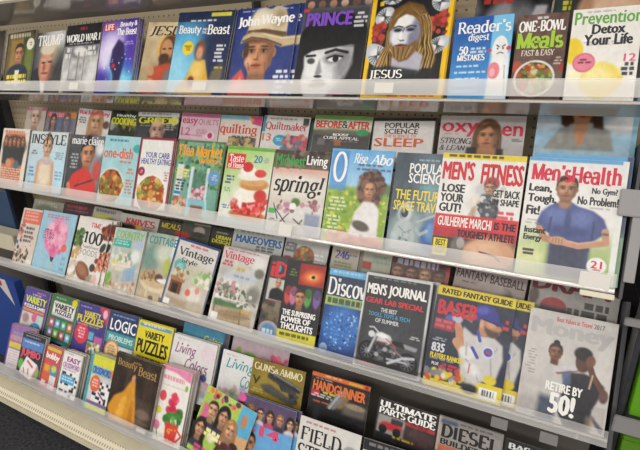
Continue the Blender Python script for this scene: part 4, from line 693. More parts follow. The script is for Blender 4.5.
magazine('e2', 'light blue magazine with a big pink cotton candy', p, [("IT'S ALL", .14, .33, .48, .39, '4a3044', 'n'), ('CLEAN', .14, .4, .46, .46, '4a3044', 'n')], 'a8b8c0')
def p(c):
    c.bg('ebe6df'); c.sp(50, .0, .2, .26, .48, ['4a6a34', '6a8a44', '34502a'], .03, .06, 3); c.sp(26, .8, .08, 1, .3, ['8a3a2a', 'b85a3a', '5a2a22'], .04, .07, 4); c.el(.9, .42, .07, .08, '3a4438', 30, .3); c.sp(24, .8, .5, 1, .8, ['b84a30', 'd8803a', '8a3028', 'e0a090'], .03, .07, 5); c.sp(10, .02, .5, .2, .66, ['d8b07a', 'c89a60'], .04, .07, 6); c.el(.45, .82, .25, .12, '8a5a40', 30, .2); c.el(.42, .8, .18, .07, 'a87454', 30, .6); c.el(.72, .74, .08, .06, '4a4448', 0, .3); c.sp(24, .0, .7, .25, .98, ['d8c8b8', 'f4f0ea', 'b89a7a'], .04, .08, 7); c.sp(16, .6, .85, 1, 1, ['c86a50', 'e0c0b0', '9aa08a'], .03, .07, 8)
magazine('e3', 'white food list magazine with big black one hundred and scattered produce', p, [('TIME', .4, .07, .74, .15, 'd0485a', 's'), ('100', .28, .21, .84, .4, '2c2c2e', 's'), ('healthiest', .3, .42, .78, .47, '6a6a6c', 'n'), ('FOODS', .26, .49, .78, .58, '8a8a8c', 'n')], 'd0ccc4')
magazine('e3b', 'spare copy of the food list magazine, pale page edges showing', p, [], 'c8c4ba', t=.004, copies=4)
def p(c):
    c.gr('bcc8c4', 'c8beb0'); c.nz(.03, 9, 3); c.re(.03, .17, .6, .29, '4ab0a0'); c.gk(.06, .19, .55, .27, 2, 'd0ece4', .8); c.el(.84, .22, .14, .07, 'b8c4dc', 0, .2); c.sp(80, .1, .38, .8, .62, ['e0d46a', 'f0ecdc', 'c89a70', '6a8ab0', 'e8dcc8', '9ab07a'], .03, .08, 4); c.el(.4, .6, .3, .06, 'e2d6c4', 0, .3); c.pg([(.5, .64), (.85, .5), (.9, .8), (.5, .82)], '8ab0d4', .8, 4); c.el(.1, .82, .1, .12, '7ab04a', 0, .3); c.ln([(.2, .62), (.16, .84)], .025, 'c9b8a0'); c.ln([(.58, .62), (.62, .84)], .025, 'c9b8a0'); c.ln([(.12, .58), (.7, .57)], .03, 'efe8dc'); c.sp(40, .1, .8, .95, 1, ['c89a80', 'e8e0d8', 'a87a5a', 'd8c0a8'], .03, .06, 6); c.re(.02, .32, .3, .5, 'dfe6e6', .6, .06); c.ln([(.16, .32), (.16, .5)], .015, 'b4bcb8'); c.el(.8, .4, .15, .1, 'e8ecec', 0, .7)
magazine('e4', 'pale grey green cottage magazine with light green title', p, [('COUNTRY', .05, .03, .95, .16, '7ac05a', 'b')], '8a8a80', copies=1)
def p(c):
    c.gr('a8b8a8', 'c4ae90'); c.nz(.04, 9, 5); c.el(.2, .36, .26, .18, '7a9a90', 0, .7); c.el(.62, .28, .3, .14, 'd2d8c4', 0, .8); c.el(.75, .44, .14, .12, 'b8c060', 0, .6); c.el(.85, .2, .1, .2, 'e0ece8', 0, .6); c.el(.5, .72, .46, .12, 'e6d4b4', 0, .15); c.el(.5, .7, .38, .08, 'd2b890', 0, .4); c.ln([(.3, .8), (.26, 1)], .06, 'dccba8'); c.ln([(.7, .8), (.78, 1)], .06, 'dccba8'); c.el(.55, .63, .12, .06, '6a4a38', 0, .4); c.el(.7, .66, .2, .03, 'e8ecec', 0, .4); c.sp(30, .05, .55, .4, .7, ['b08a60', 'c8a880', '8a6a4a'], .03, .06, 5); c.sp(24, .3, .88, 1, 1, ['7a6a58', 'e0c48a', '5a5a48', 'c8b8a0'], .03, .06, 6)
magazine('e5', 'beige cottage magazine with teal title and round wooden table', p, [('COTTAGE', .06, .04, .86, .16, '3a8a94', 'b')], '9a948a', copies=1)
def p(c):
    c.bg('34487c'); c.re(.05, .035, .97, .99, 'dcd9d2'); c.re(.05, .32, .97, .99, 'd0c6b6', 1, .1); c.nz(.02, 9, 3); c.el(.22, .4, .14, .1, '6ab4b0', 0, .08); c.gk(.14, .37, .3, .44, 3, 'd8ecea', .8); c.gk(.3, .06, .8, .095, 1, 'e0607a', .9, .8)
    c.re(.08, .56, .42, .62, 'b07a52', 1, .02); c.re(.1, .62, .38, .8, '7a4a34', 1, .02); c.re(.16, .66, .3, .8, '3a2c28', 1, .02); c.sp(40, .15, .45, .45, .56, ['7a8a5a', 'c8b080', 'a8704a', 'd8d0b8'], .02, .05, 4); c.sp(40, .6, .4, .95, .6, ['8ab06a', 'c8d4b0', 'b8c898', 'f0ecdc'], .03, .07, 5); c.el(.7, .74, .16, .12, 'e8e0d8', 0, .4); c.el(.55, .73, .06, .05, 'e0705a', 0, .4); c.el(.75, .66, .05, .05, 'e89a8a', 0, .4); c.re(.08, .86, .6, .97, 'b09a80', .9, .06); c.el(.8, .9, .2, .08, 'c4b8a4', 0, .6); c.re(.06, .9, .2, .98, 'f0f0ee')
magazine('e6', 'white magazine with dark blue border and turquoise round badge', p, [('Vintage', .1, .12, .92, .27, '2e2e32', 's'), ('Style', .22, .27, .6, .36, '3a3a3e', 's')], '34487c')
def p(c):
    c.bg('cfccc4'); c.nz(.05, 10, 8); c.re(.02, .02, .98, .16, 'd8c8c4'); c.el(.78, .12, .22, .08, 'e8e4e0', 0, .5); c.gk(.04, .18, .3, .26, 2, 'c8405a', .9, .7); c.gk(.34, .24, .62, .3, 1, 'd8b040', .9, .8); c.el(.5, .37, .4, .08, 'c8ced4', -8, .5); c.gk(.3, .34, .8, .4, 1, '8a9aa8', .6); c.el(.25, .55, .25, .14, 'e8e6e0', 0, .5); c.sp(40, .05, .45, .5, .68, ['f0eee8', '6a7a58', 'b8a898', 'c89aa0'], .03, .06, 4)
    c.re(.04, .7, .7, .8, '5a7a50', 1, .04); c.pg([(.04, .8), (.9, .74), (.95, .98), (.04, .98)], 'b8a488', .9, 4); c.el(.5, .86, .34, .06, 'a08a6a', -6, .4); c.el(.85, .55, .14, .12, '8a8a80', 0, .6); c.gk(.6, .76, .9, .82, 1, 'd8b040', .8); c.el(.88, .26, .1, .06, '7a7a70', 0, .5); c.sp(50, .1, .5, .95, .72, ['8a8a80', 'e8e4dc', '6a6a60', 'b8b0a4', '5a6a50'], .015, .045, 14); c.ln([(.04, .69), (.72, .66)], .02, 'e8e6de'); c.ln([(.08, .8), (.1, .97)], .03, '8a7458'); c.ln([(.66, .78), (.7, .97)], .03, '8a7458'); c.ln([(.1, .9), (.9, .84)], .02, '947c5e'); c.re(.04, .88, .2, .98, 'f0f0ee'); c.gk(.1, .02, .9, .04, 1, '8a2a3a', .7)
magazine('e7', 'pale glossy home magazine with rose red serif title', p, [('Vintage', .04, .05, .72, .18, 'c84058', 's')], 'b8b0a8', copies=1)
def p(c):
    c.bg('404042'); c.re(.06, .28, .52, .55, 'd0ccc4'); c.face(.32, .33, .07, SK, '9a9080', 'short'); c.bust(.32, .33, .07, '222428', .54, 2.6); c.re(.06, .55, .5, .56, 'c8404a'); c.re(.04, .57, .52, .98, '5a5248'); c.sp(30, .06, .58, .5, .78, ['3a3a34', '7a6a58', '4a5a40', '8a7a68'], .04, .09, 4); c.el(.28, .92, .26, .12, 'c0a8b0', 0, .1); c.el(.28, .92, .2, .09, '5a8ab0', 0, .5); c.gk(.08, .9, .46, .97, 1, 'd8ecf8', .9, .8); c.el(.25, .15, .08, .05, '4aa0b8')
magazine('e8', 'dark grey magazine showing a tall strip with red letters', p, [('iD', .06, .06, .52, .26, 'd83a44', 'bk')], '333')
def p(c):
    c.bg('2a2a2e'); c.re(.36, .02, 1, .28, 'a82c22'); c.el(.7, .17, .26, .08, 'e8703a', -10, .7); c.el(.7, .17, .12, .035, 'f8c060', -10, .7); c.el(.72, .17, .05, .02, '1a1010', -10, .4); c.gk(.1, .1, .3, .2, 3, '8a9a4a', .8)
    for x, cl in ((.14, 'd05048'), (.28, 'c878a0'), (.66, '5a9a4a'), (.88, '7a5aa0')): c.el(x, .43, .09, .11, cl, 0, .35); c.el(x+.02, .42, .03, .012, hx(cl)*.5, 0, .5); c.el(x, .37, .09, .05, hx(cl)*.7, 0, .5)
    c.face(.46, .44, .13, SK2, '3a2a22', 'short'); c.re(0, .85, 1, 1, 'd8d040'); c.gk(.06, .88, .9, .95, 1, '4a4a20', .8)
magazine('e9', 'black magazine with five tinted heads, narrow beside red lettered strip', p, [('THE SURPRISING', .06, .6, .92, .67, W_, 'bk'), ('POWER OF', .06, .68, .82, .75, W_, 'bk'), ('THOUGHTS', .06, .76, .9, .84, W_, 'bk')], '2a2a2e')
def p(c):
    c.gr('2a3850', '203a6a', 0, 0, 0, 1); c.re(0, 0, 1, .08, '6ab4e4'); c.gk(.06, .02, .95, .065, 1, 'd8ecf8', .6, .6); c.re(0, .32, 1, .43, 'a8c068'); c.gk(.03, .34, .95, .41, 1, '3a4a30', .9, .9); c.re(0, .43, 1, 1, '1e4488'); c.el(.5, .66, .46, .24, '3a74c0', 0, .5); c.sp(220, .05, .45, .98, .92, ['6aa8e8', '9accf4', '2a5aa8', '4a8ad8', 'c8e4fa', '1a3a7a'], .008, .03, 4, (.5, .67, .46, .25)); c.el(.13, .93, .1, .06, 'b0d0e8', 0, .2); c.re(.0, .9, 1, 1, '1a3060', .5, .1)
magazine('e10', 'navy magazine with glowing blue brain and white serif title', p, [('Discov', .02, .1, .98, .31, W_, 's')], '26344c')
def p(c):
    c.bg('d8d8d8'); c.re(.03, .025, .97, .985, '2b2c30'); c.el(.5, .75, .5, .25, '44464c', 0, .9); c.gk(.08, .035, .9, .06, 1, 'a0a0a4', .7); c.gk(.06, .31, .8, .335, 1, 'd0343c', 0)
    c.el(.5, .93, .46, .03, '141416', 0, .6)
    for x, y in ((.19, .82), (.8, .86)):
        c.el(x, y, .145, None, '121214', 0, .06); c.el(x, y, .11, None, '3c3e44', 0, .08); c.el(x, y, .095, None, '1c1c20', 0, .1); c.el(x, y, .04, None, '8a8c92', 0, .2)
        for a in range(0, 180, 36): c.ln([(x-.09*math.cos(math.radians(a)), y-.09*math.sin(math.radians(a))/c.k), (x+.09*math.cos(math.radians(a)), y+.09*math.sin(math.radians(a))/c.k)], .012, '7a7c82', .9)
    c.pg([(.3, .72), (.62, .74), (.64, .86), (.5, .9), (.34, .87)], '2a2b30', 1, 1); c.sp(30, .32, .73, .62, .88, ['55575e', '8a8c92', '1a1a1e', '6a6c72', 'b0b2b8'], .015, .035, 6)
    c.pg([(.25, .645), (.36, .6), (.5, .62), (.56, .68), (.48, .72), (.3, .71)], 'c9cbd0', 1, 1); c.el(.38, .635, .09, .025, 'f0f0f2', 8, .7); c.pg([(.3, .7), (.48, .7), (.44, .73), (.32, .73)], '5a2a2c', .8, 1); c.pg([(.52, .665), (.7, .66), (.88, .69), (.9, .71), (.72, .72), (.56, .71)], '1a1a1d', 1, 1); c.pg([(.7, .67), (.92, .69), (.9, .73), (.74, .72)], '9a9ca2', 1, 1)
    c.ln([(.28, .66), (.21, .82)], .035, 'b8babf'); c.ln([(.31, .66), (.24, .82)], .016, '55575c'); c.ln([(.34, .62), (.24, .565), (.18, .57)], .02, 'd0d0d4'); c.el(.22, .64, .05, .035, 'd8dade', 0, .3); c.ln([(.5, .86), (.8, .86)], .03, 'a8aab0'); c.ln([(.6, .76), (.8, .85)], .03, '77797f'); c.ln([(.52, .9), (.72, .82), (.88, .8)], .04, 'c0c2c8'); c.ln([(.44, .66), (.6, .72), (.62, .8)], .014, 'c0442e')
    c.re(.06, .945, .35, .965, 'c84048'); c.gk(.78, .58, .95, .62, 2, W_)
magazine('e11', 'black magazine with a silver motorbike, standing in a white frame', p, [("MEN'S", .05, .1, .35, .22, W_, 'bk'), ('JOURNAL', .38, .1, .95, .24, W_, 'bk'), ('GEAR LAB SPECIAL', .05, .255, .93, .315, 'd0343c', 'bk'), ('THE BEST', .3, .35, .55, .395, 'd8d8d8', 'b'), ('TOOLS, TOYS & TECH', .12, .405, .75, .455, '4aa0d0', 'b'), ('OF SUMMER', .24, .465, .6, .51, 'd8d8d8', 'b')], 'd0d0d0', copies=1)
def p3(c): c.bg('d4d2ce'); c.re(.03, .03, .96, .98, '55565a')
magazine('e11b', 'white edged magazine behind the silver motorbike cover', p3, [], 'd0d0d0')
def PB(c):
    c.bg('2c3346'); c.nz(.03, 10, 3); c.re(0, 0, 1, .1, 'e6cf2e'); c.re(.0, .84, 1, 1, 'e2cc34'); c.re(0, .84, .55, .92, '333a4a'); c.sp(26, .02, .8, .5, .93, ['e2cc34', 'c84a44', 'd8d8d8', '8a8a90', 'e2cc34'], .03, .06, 5)
    c.re(.03, .42, .32, .58, 'b83440', .0); c.el(.55, .24, .16, .025, '8a7a68', -12, .3); c.ln([(.5, .3), (.2, .2)], .03, '7a7a80')
    c.pg([(.42, .36), (.55, .42), (.8, .4), (.92, .46), (.95, .6), (.9, .78), (.6, .88), (.46, .8), (.4, .62), (.36, .5)], 'cfcccb', 1, 3); c.ln([(.4, .52), (.36, .4), (.3, .32)], .1, 'c8906c'); c.ln([(.36, .52), (.46, .6)], .12, 'd09a78'); c.el(.5, .6, .1, .06, 'e4e2e0', 20, .3); c.ln([(.56, .54), (.64, .62)], .04, '4a50a8'); c.el(.24, .32, .08, .04, '5a62b0', 10, .4); c.el(.32, .3, .07, .04, 'b8bcd0', 10, .4)
    c.pg([(.6, .22), (.82, .24), (.85, .28), (.89, .325), (.86, .34), (.86, .37), (.8, .405), (.72, .4), (.68, .42), (.6, .4)], 'c08a6c', 1, 1); c.pg([(.66, .3), (.7, .33), (.78, .345), (.85, .345), (.85, .385), (.79, .41), (.73, .4), (.68, .36)], '4e3a30', .9, 2); c.el(.81, .285, .03, .01, '3a2a24', 10, .4); c.el(.63, .3, .025, .035, 'd8a888', 0, .3); c.el(.75, .29, .06, .03, 'd8a684', 0, .8)
    c.pg([(.52, .27), (.51, .19), (.56, .13), (.66, .11), (.76, .13), (.82, .19), (.84, .25), (.92, .275), (.92, .29), (.82, .28), (.62, .245), (.58, .28)], '3b3d92', 1, 1); c.el(.62, .17, .08, .035, '5a5cb4', -10, .8); c.ln([(.6, .245), (.8, .275), (.91, .285)], .018, '24265e'); c.ln([(.6, .38), (.64, .46)], .04, '4a50a8')
    c.ln([(.86, .5), (.8, .6), (.84, .76)], .02, 'a8a6a8', .8); c.ln([(.5, .66), (.62, .72), (.7, .84)], .02, 'aaa8aa', .8); c.ln([(.48, .5), (.5, .62)], .02, 'b0aeb0', .8); c.el(.6, .74, .09, .05, 'e8e6e4', 20, .8); c.ln([(.56, .7), (.56, .78)], .02, 'b83a44', .6)
    c.el(.76, .55, .075, None, 'd8dae4', 0, .1); c.el(.76, .55, .055, None, '4058b0', 0, .15); c.el(.76, .55, .025, None, 'c84048', 0, .3); c.el(.6, .92, .1, .05, '2a2a30', 0, .5); c.re(.72, .88, .94, .98, 'f0f0ee'); c.el(.83, .8, .08, .045, 'e0c838', 0, .3)
    c.bar(.74, .885, .93, .975); c.re(.5, .84, .7, .88, 'c9c6c4', .8, .03); c.gk(.04, .52, .26, .56, 2, 'd8d8dc', .8); c.gk(.04, .72, .48, .745, 1, 'b8b8c0', .7); c.gk(.86, .22, .97, .34, 2, 'd8404a', .9)
PT = [('BASEB', .04, .14, .56, .29, 'cf3540', 'bk'), ('RATED FANTASY GUIDE', .06, .025, .96, .08, '3a3420', 'bk'), ('835', .04, .57, .22, .66, 'd8dae0', 'bk'), ('PLAYERS RANKED', .04, .67, .48, .72, 'e6cf2e', 'bk'), ('PLUS', .08, .76, .17, .79, W_, 'b')]
def PB1(c):
    PB(c); c.re(.03, .33, .3, .44, 'b23240', .9); c.gk(.04, .34, .29, .43, 2, 'd8808a', .6, .7); c.re(.06, .765, .46, .815, 'b23240', 0); c.gk(.18, .755, .46, .82, 2, 'cf3540', 1, .7)
magazine('e12', 'baseball magazine with yellow top band and batter in blue cap', PB1, PT, 'c8c4bc')
magazine('e13', 'second baseball magazine, its right third showing behind the first', PB1, PT, 'c8c4bc')
def p(c):
    c.bg('cfcac6'); c.nz(.02, 7, 2); c.gk(.03, .38, .16, .62, 9, '8a8886', .7, .45); c.re(.8, .2, 1, .7, 'dcd8d4', .8, .1); c.re(.0, .8, .3, 1, 'a8a29e', .8, .1)
    c.face(.36, .37, .075, SK3, '221c1c', 'bun', tn=.6); c.pg([(.3, .48), (.22, .56), (.2, .78), (.28, .99), (.5, .99), (.48, .6), (.42, .5)], 'c9c5c2', 1, 3); c.ln([(.42, .54), (.62, .48), (.72, .44)], .06, '9a6a56'); c.ln([(.4, .52), (.6, .47)], .07, 'd2ced0'); c.re(.24, .78, .44, 1, '3a4456', .9, .06)
    c.pg([(.56, .52), (.5, .62), (.48, .9), (.56, 1), (.82, 1), (.84, .8), (.9, .68), (.94, .58), (.84, .52), (.7, .5)], '2c2a30', 1, 3); c.pg([(.46, .54), (.56, .5), (.58, .62), (.5, .66)], '5a6a90', .9, 3); c.el(.68, .4, .085, .095, '55362c', 0, .2); c.el(.67, .33, .1, .06, '1e1818', 0, .3); c.ln([(.92, .62), (.8, .5), (.74, .4)], .07, '6a4436'); c.el(.76, .38, .05, .05, '7a5040', 0, .3); c.ln([(.8, .5), (.78, .62)], .02, 'c8a890'); c.re(.86, .76, .98, .98, 'c4beba'); c.pg([(.84, .84), (.98, .94), (.97, .99), (.84, .88)], '55535a', .9, 2); c.el(.94, .66, .05, .06, '6a4a44', 0, .4); c.re(.78, .86, .86, 1, '8a7a6a', .8, .04)
magazine('e14', 'grey magazine of two people embracing with white retire headline', p, [('Money', .03, .07, .98, .27, 'bab7b6', 'k'), ('Best Values in Travel', .32, .04, .72, .085, 'd0505a', 'b'), ('2017', .74, .04, .86, .085, '6a6868', 'b'), ('RETIRE BY', .3, .64, .72, .72, W_, 'k'), ('50!', .36, .73, .66, .92, W_, 'k')], 'b8b4b0')
# ============================================================ third shelf, back row
def p(c): c.bg('8e8e80'); c.gk(.1, .05, .9, .2, 2, 'b8b8a8', .8, .7); c.gk(.2, .22, .9, .27, 1, 'a84a4a'); c.el(.4, .25, .3, .12, '6a7058', 0, .7)
magazine('f0', 'dull sage magazine behind the cotton candy cover', p, [], '777')
def p(c): c.bg('4a2028'); c.gk(.05, .06, .95, .16, 1, 'a83a48', .9, .8); c.gk(.05, .2, .9, .24, 1, 'b89098', .7); c.nz(.03, 6, 3)
magazine('f1', 'dark wine red magazine behind the hundred foods cover', p, [], '333')
def p(c): c.bg('b0aca4'); c.gk(.05, .05, .95, .15, 1, '5a5a58', .9, .8); c.el(.4, .27, .35, .08, 'c8c040', 0, .6); c.el(.7, .34, .2, .1, '8a6a58', 0, .6)
magazine('f2', 'pale grey magazine with yellow patch, beside the knives title', p, [], '999')
def p(c): c.gr('c4c0b8', '8a8478'); c.re(0, .25, .9, .6, '4e4640', .8, .1); c.el(.5, .3, .2, .12, 'c89a4a', 30, .6); c.el(.3, .3, .15, .1, '2e2a28', 0, .6); c.gk(.7, .28, .95, .36, 2, 'c8b060', .8)
magazine('f3', 'grey magazine with crimson knives title', p, [('KNIVES', .16, .07, .92, .22, 'b83440', 'bs')], '888')
def p(c): c.bg('3a3a34'); c.nz(.04, 8, 2); c.re(.05, .22, .9, .5, '5a5a50', .7, .1); c.el(.9, .3, .15, .1, 'b03a30', 0, .5)
magazine('f4', 'dark magazine titled in mustard yellow', p, [('MEALS', .1, .06, .96, .2, 'c0a428', 'bs')], '222')
def p(c): c.bg('4a4c44'); c.el(.62, .2, .2, .12, 'a89890', 0, .3); c.el(.6, .28, .25, .06, '3a3a36', 0, .4); c.el(.12, .36, .2, .1, 'b03a30', 0, .3); c.re(.4, .02, 1, .05, 'b8b490', .8)
magazine('f5', 'olive magazine with pale cup and red dome', p, [], '333')
def p(c): c.bg('33342c'); c.gk(.2, .1, .9, .16, 1, 'b0b0a4', .8, .7)
magazine('f6', 'small dark magazine with two lines of yellow type', p, [('URBAN', .25, .18, .95, .27, 'c8c030', 'bk'), ('DESIGN', .1, .28, .95, .37, 'c8c030', 'bk')], '222')
def p(c): c.bg('c2c2bf'); c.gk(.1, .02, .95, .08, 1, '8a8a88'); c.gk(.45, .26, .95, .36, 2, '3a3a3c', .8, .6); c.re(0, .4, 1, 1, 'b0b0ac')
magazine('f7', 'light grey magazine headed in blue above the rose titled cover', p, [('MAKEOVERS', .06, .1, .98, .24, '2a6aa0', 'bk')], 'aaa')
def p(c): c.bg('c4c2be'); c.re(.02, .08, .28, .24, '6a6a68'); c.gk(.04, .1, .26, .22, 2, 'c8c8c6'); c.el(.48, .3, .24, .2, '8a5a3a', 0, .1); c.sp(50, .28, .12, .68, .46, ['b86a38', 'd8a048', '8a3a28', 'c8b070', '6a7a40'], .03, .07, 3, (.48, .3, .2, .16)); c.gk(.7, .2, .98, .46, 4, 'f0f0ee', .9, .6); c.el(.12, .36, .12, .05, 'b04a40', 0, .5)
magazine('f8', 'light grey magazine with a round pizza photo', p, [], 'aaa')
def p(c): c.bg('b8ae9c'); c.gk(.1, .34, .9, .46, 2, '6a7a40', .9, .6); c.gk(.6, .16, .95, .22, 1, '5a5a90')
magazine('f9', 'beige magazine with the blue number two hundred forty-six', p, [('246', .12, .1, .66, .27, '4a4a98', 'bs')], 'aaa')
def p(c): c.bg('b0ac9a'); c.re(.1, .25, .4, .45, 'a83a30'); c.re(0, .4, 1, .6, '8a9a80'); c.gk(.4, .1, .95, .3, 2, '6a9a88', .7); c.re(.0, .0, .1, 1, '7a7460')
magazine('f10', 'beige magazine with a red block beside the motorbike cover top', p, [], 'aaa')
def p(c): c.bg('5a2a26'); c.gk(.05, .06, .95, .2, 1, 'b8bcd0', .9, .85); [c.face(x, .32, .09, s, h, 'short') for x, s, h in ((.12, 'b08060', '4a2a20'), (.36, 'a0705a', '2a1a18'), (.6, 'c8a078', '6a4a2a'), (.84, '8a5a40', '221818'))]; c.re(.94, .1, 1, .6, 'a83028'); c.re(.5, .38, .72, .5, 'c8a848', .7, .05)
magazine('f11', 'dark red sports magazine with four faces in a row', p, [], '333')
def p(c): c.bg('a49490'); c.gk(.08, .18, .4, .21, 1, '4a3a3a', .7); c.gk(.02, .26, .5, .32, 1, 'a03a40', .8); c.el(.72, .26, .12, .1, '3a3a40', 0, .3); c.face(.7, .36, .09, SK3, None, 'none'); c.el(.55, .2, .25, .1, 'b4a4a0', 0, .8)
magazine('f12', 'grey pink fantasy baseball magazine with dark helmet', p, [('FANTASY BASEBALL', .02, .05, .98, .15, '4a3434', 'b')], '777')
def p(c): c.bg('a8a29e'); c.gk(.6, .2, .96, .27, 1, '2e2a2a', .95, .9); c.gk(.44, .28, .97, .35, 1, '2e2a2a', .95, .9); c.el(.3, .3, .15, .09, 'a83038', 0, .1); c.re(.15, .3, .46, .38, '33302e', .9, .03); c.el(.06, .22, .06, .08, '5a4a40', 0, .5)
magazine('f13', 'grey magazine with huge dark red title over a red batting helmet', p, [('DRAFT', .02, .0, .98, .15, '7a2a32', 'bk')], '888')
# ============================================================ bottom shelf, back row
PC = 'puzzle book'
def p(c): c.bg('52418e'); c.re(.03, .27, .97, .4, '52418e'); c.gk(.45, .06, .9, .1, 1, 'e088a0', .9, .8); c.re(.06, .46, .94, .52, 'e08a40'); c.re(.06, .54, .94, .98, 'd8ccc8'); c.el(.25, .68, .14, .1, 'a88a80', 0, .4); c.el(.6, .62, .12, .1, 'd86a9a', 0, .2); c.re(.68, .56, .9, .76, 'b8d4c8'); c.el(.7, .86, .22, .14, '3a8ab8', 0, .15); c.el(.7, .86, .1, .07, '7ab070', 0, .3); c.gk(.3, .12, .7, .17, 1, 'e8e4f0', .8)
magazine('g1', 'purple puzzle book with lime title, leftmost in the bottom back row', p, [('VARIETY', .08, .17, .94, .33, 'd6e040', 'bk'), ('PUZZLES & GAMES', .08, .36, .94, .44, W_, 'bk')], '403470', t=.007, cat=PC, copies=1)
def p(c):
    c.bg('3e6e44'); c.re(.1, .14, .93, .45, 'ece9e4'); c.el(.86, .08, .1, None, 'e0cc3a'); c.gk(.1, .05, .6, .1, 1, 'b8d4b0'); c.re(.1, .4, .93, .45, 'c8bcd8', .8)
    cl = ['d84a8a', '6aa8d0', '4ab08a', 'e07050', '9a7ab8', '8ab83a', 'c85a78', '7ab0d8']
    for i in range(4):
        for j in range(2): c.re(.08+i*.23, .52+j*.22, .25+i*.23, .69+j*.22, cl[i+4*j]); c.el(.165+i*.23, .6+j*.22, .05, .04, 'f0e8f0', 0, .5)
    c.re(.08, .96, .93, 1, '4a8ac0')
magazine('g2', 'green puzzle book with white title panel and coloured squares', p, [('VARIETY', .14, .17, .9, .29, '2a2a2c', 'bk'), ('PUZZLES', .2, .3, .84, .4, '3a3a44', 'bk')], '2e5434', t=.007, cat=PC, copies=1)
def p(c): c.bg('463f86'); c.pg([(.68, .0), (1, 0), (1, .36)], 'd03a58'); c.el(.9, .12, .07, .09, 'f0c0cc', 0, .3); c.el(.26, .62, .23, .21, 'd83a50', 0, .1); c.gk(.12, .5, .4, .74, 4, 'f4d4d8', .9, .6); c.re(.5, .54, .66, .7, '5ab0c8'); c.re(.7, .6, .95, .78, 'c060a0'); c.re(.5, .74, .92, .97, 'd8d070'); c.sp(20, .5, .74, .92, .97, ['4a8a5a', 'c84a58', '3a5aa0', 'f0f0ec'], .03, .05, 3); c.gk(.04, .06, .5, .1, 1, 'c8c4e0'); c.gk(.05, .42, .9, .46, 1, 'd8d070', .8)
magazine('g3', 'indigo puzzle book with yellow title and red starburst', p, [('VARIETY', .22, .14, .78, .24, 'e0d040', 'bk'), ('PUZZLES', .02, .24, .9, .4, 'd8c838', 'bk')], '362f6c', t=.007, cat=PC, copies=1)
def p(c): c.bg('2c3f6e'); c.re(0, .4, 1, .62, '4a9aa0'); c.re(.4, .64, 1, 1, 'd8dcdc'); c.el(.28, .76, .25, .2, 'd8803a', 0, .05); c.el(.28, .76, .21, .17, 'ead0a0', 0, .2); c.gk(.12, .66, .44, .86, 4, 'a85a28', .8, .5); c.gk(.08, .05, .9, .1, 1, 'b0bcd8', .8)
magazine('g4', 'navy and teal puzzle book with orange oval', p, [('LOGIC', .08, .13, .98, .36, W_, 'b'), ('PROBLEMS', .1, .45, .95, .56, 'b8dcd8', 'bk')], '22325a', t=.007, cat=PC, copies=1)
def p(c): c.bg('e4d42c'); c.re(.04, .04, .96, .1, '5a9ac8'); c.gk(.1, .04, .9, .09, 1, 'e8f0f8', .9); c.el(.5, .92, .42, .1, 'd84a38', 0, .1); c.gk(.15, .86, .85, .97, 2, 'f4e8b8', .9, .6); c.gk(.1, .66, .9, .73, 1, '4a4420', .9, .8)
magazine('g5', 'bright yellow puzzle book with bold black title', p, [('VARIETY', .22, .16, .8, .3, '2a2a1c', 'bk'), ('PUZZLES', .05, .33, .95, .6, '2a2a1c', 'bk')], 'b8a820', t=.006, cat=PC, copies=1)
LC = 'coloring book'
def p(c): c.bg('e2dfde'); c.el(.82, .2, .16, .13, 'e6d4dc', 0, .5); c.gk(.05, .05, .45, .09, 1, 'b8b4b4', .7); c.el(.82, .58, .07, .06, '4a5a8a', 20, .4); c.el(.9, .66, .06, .03, 'c87a9a', 0, .4); c.gk(.25, .55, .7, .6, 1, 'c88a60', .8); c.sp(40, .05, .66, .95, 1, ['d8a8b8', 'a8c0a0', 'e0c890', 'b0a8d0'], .03, .07, 4)
magazine('g6', 'white coloring book with purple brush script title', p, [('Living', .08, .12, .56, .34, '8a4a7a', 'r'), ('Colors', .36, .34, .88, .54, '8a4a7a', 'r')], 'd0cecc', t=.006, copies=2, cat=LC)
def p(c): c.bg('3a7a98'); c.re(0, .1, 1, .3, '4a8aa0', .8); c.el(.3, .28, .3, .05, 'd8903a', 0, .5); c.re(.9, 0, 1, 1, '4a4a58'); c.el(.6, .34, .08, .06, '6a3a4a', 0, .5)
magazine('g6b', 'teal coloring book with yellow script, behind the purple script one', p, [('Colors', .48, .1, .9, .22, 'd8c23a', 'r')], '3a6a80', t=.006, cat=LC)
def p(c): c.bg('e0dfde'); c.sp(40, .05, .5, .95, 1, ['d8a8b8', 'a8c0a0', 'e0c890', 'b0a8d0', 'c89aa0'], .03, .07, 7); c.gk(.05, .05, .4, .09, 1, 'b8b4b4', .7)
magazine('g7', 'white coloring book with teal brush script title', p, [('Living', .12, .1, .76, .3, '3a9aa0', 'r'), ('Colors', .5, .32, .98, .5, '3a9aa0', 'r')], 'd0cecc', t=.006, cat=LC)
